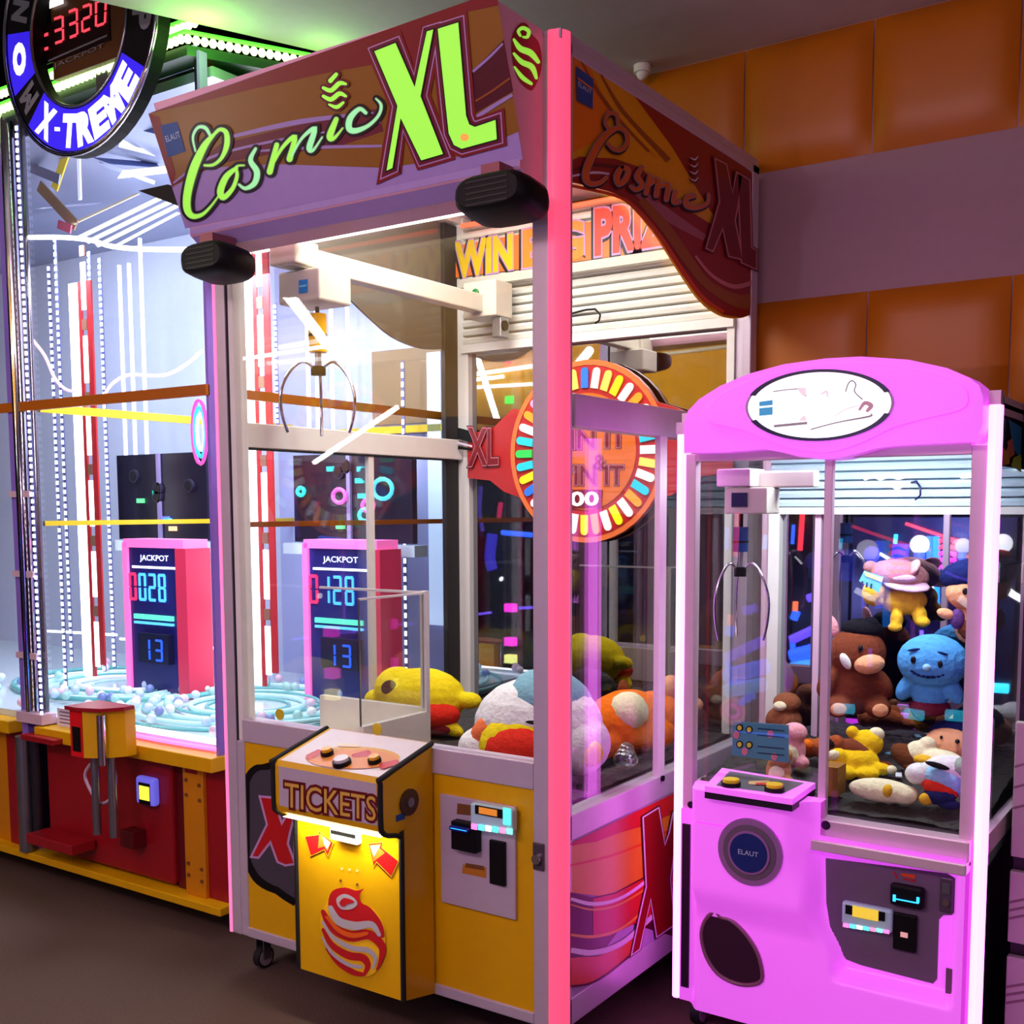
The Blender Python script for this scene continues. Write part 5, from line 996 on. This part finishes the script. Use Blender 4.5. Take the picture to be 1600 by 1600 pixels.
# --- inside the pink cabinet
def at2(u, v, y, z=None): p = PY(u, v, y); return Vector((p.x, y, p.z if z is None else z))
GP = None
def facing(p): return math.atan2(p.x-CAMP.x, CAMP.y-p.y) if False else -math.atan2(CAMP.x-p.x, p.y-CAMP.y)*-1
def yaw_to_cam(p): return math.atan2(CAMP.x-p.x, -(CAMP.y-p.y))
# boar sits against the back, lion cub on top of it; blue elephant-like toy with a hatted doll on top
p = at2(1334, 1117, .86); 
plush('brown boar plush with a black tuft, white tusk and pale snout, sitting at the back', p, .122, (0, 0, .45), FB, [((0, 0, .62), (.62, .5, .66)), ((.02, -.12, 1.42), (.66, .52, .56)), ((-.42, -.42, .22), (.3, .42, .24)), ((.45, -.42, .22), (.3, .42, .24)), ((-.6, -.2, .75), (.22, .25, .4), (0, .5, 0)), ((.58, -.2, .72), (.2, .25, .38), (0, -.5, 0))],
      [('mane', FBK, [((.12, -.12, 1.96), (.46, .34, .24)), ((.28, -.18, 2.06), (.2, .18, .18))]), ('snout', FPK, [((.22, -.62, 1.22), (.34, .26, .22), (0, -.15, 0))]), ('tusk', FW, [((-.3, -.62, 1.28), (.1, .1, .2), (0, -.5, 0))]), ('eye', EYE, [((.02, -.62, 1.56), (.055, .04, .09))]), ('ear', FPI, [((-.52, -.05, 2.0), (.13, .08, .26), (0, -.3, 0))]), ('paw', FPK, [((-.45, -.80, .22), (.18, .06, .15)), ((.45, -.80, .22), (.18, .06, .15))])])
p2 = Vector((p.x+.082, .90, Z2+.285))
plush('yellow lion cub plush in a mauve cap, lying over the brown boar', at2(1402, 984, .912), .100, (0, 0, .35), FG, [((.15, 0, .75), (.62, .48, .42)), ((-.05, -.3, .25), (.18, .3, .26)), ((.55, -.25, .35), (.2, .28, .28)), ((-.1, -.48, .05), (.2, .24, .12)), ((.62, -.45, .2), (.2, .24, .14)), ((-.62, -.1, .95), (.36, .36, .38))],
      [('cap', FMV, [((0, 0, 1.42), (.82, .62, .46), (0, .12, 0)), ((-.75, 0, 1.65), (.2, .16, .18))]), ('cap_brim', fur('fur_lilac', (206, 170, 200)), [((.18, -.42, 1.20), (.62, .34, .08), (.5, .1, 0)), ((.1, -.5, 1.38), (.34, .16, .12))]), ('cap_stripe', FPI, [((.35, -.3, 1.66), (.10, .38, .26), (0, .5, .2))])])
b = MB(); q = at2(1357, 911, .80); A = [PY(u, v, .80) for u, v in ((1342, 908), (1350, 892), (1381, 902), (1373, 926))]; b.prism(A, (0, .003, 0), M('tag_cyan', (110, 205, 240), .5)); tg = b.build('paper_tag', PK)
a = Art(Plane((0, .80, 0), (0, -1, 0))); a.poly([(1350, 893), (1380, 903), (1378, 910), (1353, 900)], M('tag_cream', (240, 214, 150), .5), 1)
for i in range(3): a.stroke([(1348+7*i, 908+2*i), (1347+7*i, 916+2*i)], M('tag_ink', (60, 60, 90), .5), 1, w=3, curve=False, joint=False)
a.build('tag_print', tg)
p = at2(1452, 1119, .84)
plush('round blue plush with a stitched smile, sitting at the back', p, .118, (0, 0, .12), FBL, [((0, 0, .55), (.42, .36, .5)), ((.05, -.12, 1.25), (.78, .55, .62)), ((-.5, -.1, .62), (.2, .2, .34), (0, .5, 0)), ((.5, -.1, .62), (.2, .2, .34), (0, -.5, 0))],
      [('shorts', fur('fur_wine', (110, 24, 44)), [((0, 0, .2), (.46, .4, .22))]), ('eye', EYE, [((-.3, -.60, 1.32), (.06, .04, .09)), ((.26, -.62, 1.26), (.06, .04, .09))]), ('mouth', FNV, [((.02+.36*math.sin(t), -.63+.10*abs(math.sin(t)), 1.02-.16*math.cos(t)+.10), (.06, .03, .035)) for t in [(-1.2+.3*i) for i in range(9)]]), ('brow', FNV, [((-.3, -.55, 1.54), (.14, .03, .03), (0, -.2, 0)), ((.28, -.57, 1.50), (.14, .03, .03), (0, .2, 0))]), ('nose', FT2, [((.0, -.68, 1.18), (.09, .06, .08))])])
plush('small doll plush with a navy hat and peach face, above the blue plush', at2(1512, 1006, .87), .096, (0, 0, .1), FPK, [((0, 0, .62), (.4, .34, .6)), ((.0, -.1, 1.45), (.62, .48, .5)), ((-.55, -.3, .85), (.26, .2, .15), (0, .3, 0))],
      [('hat', FNV, [((.05, 0, 1.92), (.86, .6, .46), (0, -.15, 0))]), ('hat_band', FR, [((.25, 0, 2.40), (.36, .3, .14))]), ('eye', EYE, [((-.05, -.56, 1.5), (.07, .04, .1))]), ('vest', FB, [((.1, -.05, .5), (.42, .36, .42))]), ('muffler', fur('fur_purple', (96, 60, 120)), [((-.25, -.3, .72), (.2, .14, .28))])])
p = PZ(1338, 1232, Z2)
plush('golden yellow teddy plush lying face up near the window divider', onbed(p), .085, (0, 0, .5), fur('fur_honey', (250, 196, 20)), [((0, 0, .45), (.68, .5, .45)), ((.35, .35, .95), (.52, .45, .42)), ((-.6, -.2, .62), (.3, .26, .28)), ((.62, -.35, .3), (.34, .24, .2)), ((-.5, -.55, .2), (.4, .3, .22)), ((.2, -.6, .2), (.36, .26, .2)), ((-.1, .3, 1.3), (.2, .16, .2))],
      [('shirt', FB, [((.1, .15, .72), (.66, .42, .3), (0, .5, 0)), ((.75, .2, .28), (.4, .26, .16))]), ('ear', FC, [((.62, .3, 1.22), (.26, .2, .24))]), ('paw', FC, [((-.78, -.4, .72), (.18, .14, .16)), ((.92, -.5, .32), (.16, .14, .14))])])
p = PZ(1300, 1150, Z2)
plush('rust brown plush with a curled tail lying below the boar', onbed(PY(1300, 1156, .74)), .085, (0, 0, 0), fur('fur_rust', (168, 84, 40)), [((0, 0, .4), (.75, .5, .4)), ((-.7, -.1, .35), (.3, .35, .32)), ((.75, -.05, .3), (.4, .25, .2)), ((.2, -.3, .6), (.3, .2, .34), (0, .6, 0))], [('belly', FBK, [((.05, -.25, .62), (.36, .3, .22))]), ('snout', FO, [((-.7, -.4, .5), (.22, .18, .2))])])
p = PZ(1445, 1160, Z2)
plush('cream plush with a brown scarf sprawled below the blue plush', onbed(PY(1452, 1166, .745)), .088, (0, 0, -.2), FC, [((.35, 0, .4), (.75, .45, .36)), ((-.35, 0, .5), (.4, .38, .42)), ((-.1, .1, .85), (.26, .22, .22)), ((1.0, -.05, .3), (.45, .35, .26))], [('scarf', fur('fur_chestnut', (110, 60, 30)), [((-.62, -.15, .42), (.55, .3, .34), (0, .4, 0)), ((-.1, -.3, .16), (.6, .2, .14))]), ('paw', FG, [((.05, -.36, .45), (.36, .2, .16))])])
p = PZ(1488, 1222, Z2)
plush('peach faced plush with a dark navy hood lying by the right window', onbed(Vector((min(p.x, .74), .83, 0))), .10, (0, 0, .1), FPK, [((0, 0, .5), (.72, .55, .5)), ((.5, .1, .45), (.5, .45, .42))], [('hood', FNV, [((.1, .25, .75), (.72, .5, .42))]), ('eye', EYE, [((.2, -.50, .72), (.06, .05, .06)), ((-.2, -.46, .78), (.04, .05, .05))])])
p = PZ(1455, 1296, Z2)
plush('white plush with a red collar and navy trousers, nearest the glass corner', onbed(Vector((min(p.x, .735), max(p.y, .535), 0))), .085, (0, 0, .35), FW, [((.25, .1, .85), (.75, .5, .46)), ((-.55, .0, .75), (.4, .38, .32)), ((.6, .2, .5), (.5, .4, .42))],
      [('jacket', FT2, [((.1, -.12, .62), (.66, .42, .4), (0, .35, 0))]), ('collar', FR, [((-.02, -.32, .42), (.52, .3, .26), (0, .35, 0))]), ('trousers', FNV, [((-.05, -.40, .24), (.46, .32, .24)), ((.2, -.5, .05), (.3, .25, .14))]), ('shoe', FG, [((-.40, -.50, .16), (.20, .17, .18))]), ('back_patch', fur('fur_sage', (150, 170, 150)), [((.55, -.02, .98), (.4, .4, .3))]), ('muzzle', FBK, [((-.12, -.38, 1.1), (.34, .1, .08), (0, .25, 0))])])
p = PZ(1350, 1276, Z2)
plush('cream cushion shaped plush in clear wrap lying along the front window', onbed(Vector((p.x+.008, max(p.y, .495), 0))), .085, (0, 0, .0), FC, [((.05, 0, .34), (.98, .46, .34)), ((.7, 0, .3), (.4, .4, .28))], [('patch', FG, [((.3, -.30, .42), (.16, .2, .2))])])
b = MB(); p = PZ(1297, 1272, Z2); b.box(p.x-.056, p.x-.014, .465, .53, bed(.53)+.002, bed(.53)+.075, M('cork_block', (150, 100, 30), .8, noise=.4, nscale=50)); single(b, 'prize_box', 'small mottled brown box beside the cream plush', 'box')
for lbl, u, v, sc, m, m2 in (('pink and cream plush behind the teal notice', 1236, 1218, .07, FPI, FC), ('tan plush on the bed behind the control tray', 1212, 1240, .06, FTN, FC)):
    p = PZ(u, v, Z2); p.y = max(p.y, .50)
    plush(lbl, onbed(p), sc, (0, 0, .3), m, [((0, 0, .7), (.55, .45, .7)), ((.1, -.1, 1.4), (.5, .42, .4)), ((.4, -.3, .3), (.3, .3, .25))], [('belly', m2, [((-.05, -.3, .6), (.36, .26, .42))])])
p = PZ(1180, 1150, Z2)
plush('brown plush slumped at the back left corner of the pink cabinet', onbed(Vector((.205, .90, 0))), .09, (0, 0, .3), fur('fur_cocoa', (140, 84, 56)), [((0, 0, .5), (.6, .5, .5)), ((.1, -.1, 1.1), (.46, .4, .36))], [('muzzle', FC, [((-.1, -.46, 1.05), (.22, .14, .16))])])
for k in range(6):
    b = MB(); r = random.Random(40+k); u, v = ((1418, 1196), (1395, 1190), (1404, 1214), (1385, 1222), (1378, 1206), (1412, 1238))[k]; p = PZ(u, v, .69); p = onbed(p, .004); d = Vector((r.uniform(-1, 1), r.uniform(-1, 1), 0)).normalized()*.022; e = Vector((-d.y, d.x, 0))*.35
    b.prism([p-d-e, p+d-e, p+d+e, p-d+e], (0, 0, .003), [M('tag_white', (230, 232, 240), .5), M('tag_cyan', (110, 205, 240))][k % 2])
    o = b.build('paper_tag'); bb = p.copy(); o.data.transform(Matrix.Translation(-bb)); o.location = bb; tag(o, 'small loose %s paper tag lying on the dark pebbles' % ('white', 'blue')[k % 2], 'tag', 'loose %s tags on the pebbles' % ('white', 'blue')[k % 2])

# ================================================================== DARK CABINET BY THE RIGHT EDGE
RC_ = thing('storage_cabinet', 'dark cabinet with grey drawer fronts at the right edge, beside the pink machine', 'cabinet', (1.15, .85, 0))
GD = M('drawer_grey', (184, 182, 168), .5); DC = M('cabinet_black', (16, 13, 15), .5)
b = MB(); b.box(.892, 1.45, .62, 1.15, 0, 1.24, DC); b.box(.905, 1.45, .64, 1.15, 1.24, 1.72, DC); b.build('carcass', RC_)
for z0, z1 in ((1.205, 1.255), (.555, .88), (.345, .52), (.06, .31)):
    b = MB(); b.box(.888, 1.42, .598, .62, z0, z1, GD); o = b.build('drawer', RC_, bevel=.003)
    if z1-z0 > .1:
        b = MB(); n = 3
        for k in range(n): zz = z1-.05-.05*k if z1 > .8 else z1-.02-.02*k; b.prism([(.890, .598, zz-.06), (1.1, .598, zz+.03), (1.1, .598, zz+.036), (.890, .598, zz-.054)], (0, -.002, 0), M('drawer_stripe', (128, 108, 106), .5))
        b.build('stripe', o)
b = MB(); b.box(.90, 1.1, .61, .625, 1.50, 1.62, M('cabinet_brown_panel', (80, 36, 20), .5)); b.build('panel', RC_)

# ================================================================== MACHINES OPPOSITE (seen in the mirrored backs and as reflections in the panes)
def V(u, v, ym, yr): p = PY(u, v, 2*ym-yr); return Vector((p.x, yr, p.z))
OB = M('opposite_black', (14, 12, 24), .4); NB = M('neon_blue', (60, 110, 255), emit=2.4, ecol=(50, 100, 255)); NCY = M('neon_cyan', (60, 220, 255), emit=2.8, ecol=(50, 215, 255)); NR = M('neon_red', (255, 60, 70), emit=2.4, ecol=(255, 55, 65)); NM = M('neon_magenta', (255, 60, 220), emit=2.4, ecol=(255, 50, 215)); NV = M('neon_violet', (130, 90, 255), emit=1.8, ecol=(120, 85, 255)); NW = M('neon_white', (255, 255, 255), emit=3); NY = M('neon_lemon', (255, 250, 140), emit=2); NG = M('neon_green', (70, 250, 80), emit=2)
YR = -3.35
def opp(name, label, u0, u1, v0, ym, mat, cat='arcade machine'):
    A = V(u0, v0, ym, YR); B = V(u1, v0, ym, YR); x0, x1 = sorted((A.x, B.x)); t = thing(name, label, cat, ((x0+x1)/2, YR-.3, 0))
    b = MB(); b.box(x0, x1, YR-.65, YR-.05, 0, A.z, mat); b.build('carcass', t); return t
oa = opp('arcade_machine', 'dark blue arcade machine with neon tubes and white ball lamps mirrored in the pink cabinet', 1330, 1588, 808, .985, M('opposite_navy', (20, 20, 62), .3))
def neon(par, pts, r, m, ym=.985, yr=YR+.02, name='neon_tube', sm=True):
    P = [tuple(V(u, v, ym, yr)) for u, v in pts]; b = MB(); m = strong(m); b.tube(smooth(P, 4) if sm and len(P) > 2 else P, r, m, 6); return b.build(name, par)
neon(oa, [(1415, 818), (1490, 843), (1525, 850)], .010, NR)
neon(oa, [(1408, 850), (1404, 892)], .055, M('panel_blue', (50, 80, 220), emit=.6, ecol=(45, 70, 215))); neon(oa, [(1400, 835), (1395, 890)], .012, NCY); neon(oa, [(1452, 838), (1452, 930)], .020, NB); neon(oa, [(1463, 838), (1463, 955)], .022, M('neon_azure', (50, 150, 255), emit=1.6, ecol=(40, 140, 255)))
neon(oa, [(1430, 930), (1432, 900), (1450, 880), (1470, 870)], .008, NV); neon(oa, [(1420, 905), (1440, 915), (1460, 920)], .018, NW); neon(oa, [(1375, 865), (1400, 880), (1410, 888)], .009, NW)
for k in range(5): neon(oa, [(1468-4*k, 846+11*k), (1480-3*k, 842+11*k), (1494, 848+9*k)], .014, NM if k > 1 else NR)
neon(oa, [(1375, 1066), (1417, 1068)], .030, NCY); neon(oa, [(1488, 1072), (1514, 1076)], .030, NCY); neon(oa, [(1545, 1074), (1576, 1076)], .032, NCY)
neon(oa, [(1564, 915), (1585, 930), (1600, 938)], .022, NW); neon(oa, [(1545, 880), (1570, 890), (1590, 890)], .008, NV); neon(oa, [(1440, 985), (1440, 1010)], .012, NV)
for (u, v, r, m) in ((1437, 851, .062, NW), (1505, 853, .05, M('lamp_lilac', (190, 190, 255), emit=1.2)), (1567, 849, .060, NW), (1362, 866, .055, M('lamp_violet', (110, 100, 210), emit=.6))):
    c2 = V(u, v, .985, YR+.05); b = MB(); b.ball(c2, r, m); o = b.build('ball_lamp', oa); b = MB(); b.cyl(c2+Vector((0, 0, -r-.04)), c2+Vector((0, 0, -r*.7)), r*.6, M('lamp_socket', (90, 130, 190), .3)); b.build('lamp_base', o)
b = MB(); A = V(1370, 1085, .985, YR); B = V(1590, 1150, .985, YR); b.box(A.x, B.x, YR-.05, YR+.06, B.z, A.z, M('opposite_panel', (120, 90, 110), .4)); b.build('control_panel', oa)
q_ = V(1450, 850, .985, YR+.5); lamp('neon_glow', q_, (q_.x, YR-1, q_.z-.3), .3, 9, (.25, .3, 1)); q_ = V(1270, 950, .985, YR+.45); lamp('neon_glow', q_, (q_.x, YR-1, q_.z-.2), .3, 5, (.35, .35, 1))
ob = opp('arcade_machine', 'dark arcade machine with slanted blue light bars mirrored beside the window divider', 1232, 1326, 760, .985, OB)
neon(ob, [(1254, 800), (1250, 860)], .018, NR); neon(ob, [(1240, 820), (1238, 850)], .012, NB); neon(ob, [(1243, 940), (1242, 956)], .02, M('neon_orange', (255, 120, 60), emit=2))
for (a_, c2, m, r) in (((1236, 1000), (1290, 975), NV, .035), ((1236, 1025), (1295, 1010), NB, .05), ((1236, 1045), (1292, 1035), M('neon_sky', (90, 180, 255), emit=1.5), .045), ((1262, 935), (1280, 930), NV, .03), ((1256, 1062), (1276, 1050), NB, .025), ((1240, 968), (1245, 955), NB, .03), ((1223, 1102), (1324, 1108), NB, .018), ((1238, 1000), (1240, 1030), NB, .02)): neon(ob, [a_, c2], r, m)
c2 = V(1246, 1073, .985, YR+.02)
for r, m in ((.075, M('neon_rose', (255, 130, 150), emit=1.8)), (.04, NM)): b = MB(); b.tube([(c2.x+r*math.cos(t), c2.y, c2.z+r*math.sin(t)) for t in [6.2832*i/16 for i in range(17)]], .014, m, 6, False); b.build('neon_ring', ob)
neon(ob, [(1335, 860), (1345, 870)], .006, NW); neon(ob, [(1294, 830), (1292, 850)], .014, NCY)
oc = opp('arcade_machine', 'black arcade machine with pink and yellow lit buttons mirrored in the big cabinet', 738, 835, 700, 1.118, OB)
for (u, v, m) in ((795, 950, NM), (795, 1003, NM), (795, 1030, NY)):
    c2 = V(u, v, 1.118, YR+.02); b = MB(); b.box(c2.x-.045, c2.x+.045, c2.y-.07, c2.y, c2.z-.035, c2.z+.035, strong(m)); b.build('lit_button', oc)
for (pts, r, m) in ((((770, 835), (766, 870), (770, 890)), .05, M('neon_indigo', (70, 60, 230), emit=.8)), (((745, 960), (768, 957)), .010, NV), (((785, 832), (832, 836)), .022, NB), (((812, 950), (834, 949)), .012, NV), (((752, 760), (750, 800), (755, 830)), .02, M('neon_dim_violet', (90, 60, 190), emit=.5)), (((783, 785), (780, 812)), .022, M('neon_crimson', (220, 40, 100), emit=.9)), (((783, 904), (785, 905)), .02, NW)): neon(oc, pts, r, m, 1.118)
od = opp('arcade_machine', 'dark grey arcade machine mirrored beyond the side window of the big cabinet', 885, 1060, 760, 1.118, M('opposite_grey', (52, 48, 46), .4))
neon(od, [(897, 1030), (898, 880)], .006, M('neon_dim_grey', (90, 90, 100), emit=.2), 1.118); b = MB(); A = V(935, 820, 1.118, YR); B = V(1010, 960, 1.118, YR); b.box(A.x, B.x, YR-.05, YR+.01, B.z, A.z, M('opposite_screen', (30, 30, 44), .2)); b.build('screen', od)
for (u, v, m, r) in ((797, 625, NG, .032), (795, 566, NR, .02)):
    yr = -3.71; p = PY(u, v, 2*1.118-yr); b = MB(); b.box(p.x-r*1.2, p.x+r*1.2, yr-.008, yr+.02, p.z-r, p.z+r, strong(m)); o = single(b, 'exit_light', ('small green' if m is NG else 'small red')+' light mounted on the yellow wall opposite, mirrored in the back', 'light')
for (pts, r, lbl) in ((((718, 588), (835, 572)), .018, 'upper white tube lamp on the yellow wall opposite'), (((700, 608), (835, 600)), .015, 'lower white tube lamp on the yellow wall opposite')):
    yr = -3.69; P = [PY(u, v, 2*1.118-yr) for u, v in pts]; P = [Vector((p.x, yr, p.z)) for p in P]; b = MB(); b.tube(P, r, strong(NW), 8); single(b, 'tube_lamp', lbl, 'lamp')
# tubes over the aisle, reflected in the big cabinet's front pane
TUBE = M('aisle_tube', (255, 255, 255), emit=26, ecol=(255, 252, 245))
def ceil_tube(u0, v0, u1, v1, z, r, lbl):
    P = []
    for u, v in ((u0, v0), (u1, v1)):
        p = PZ(u, v, z); P.append(Vector((p.x, .04-p.y, z)))
    b = MB(); b.tube(P, r, TUBE, 8); single(b, 'tube_lamp', lbl, 'lamp'); return P
Q1 = ceil_tube(430, 436, 511, 540, 2.2, .022, 'thick white tube lamp hanging over the aisle')
def wall_tube(u0, v0, u1, v1, yr, r, lbl):
    P = [PY(u, v, .04-yr) for u, v in ((u0, v0), (u1, v1))]; P = [Vector((p.x, yr, p.z)) for p in P]; b = MB(); b.tube(P, r, TUBE, 8); single(b, 'tube_lamp', lbl, 'lamp')
wall_tube(490, 723, 620, 636, -3.2, .016, 'slanted white tube lamp on the machine opposite the big cabinet')
wall_tube(345, 566, 508, 541, -3.6, .014, 'thin white tube lamp over the machines opposite')
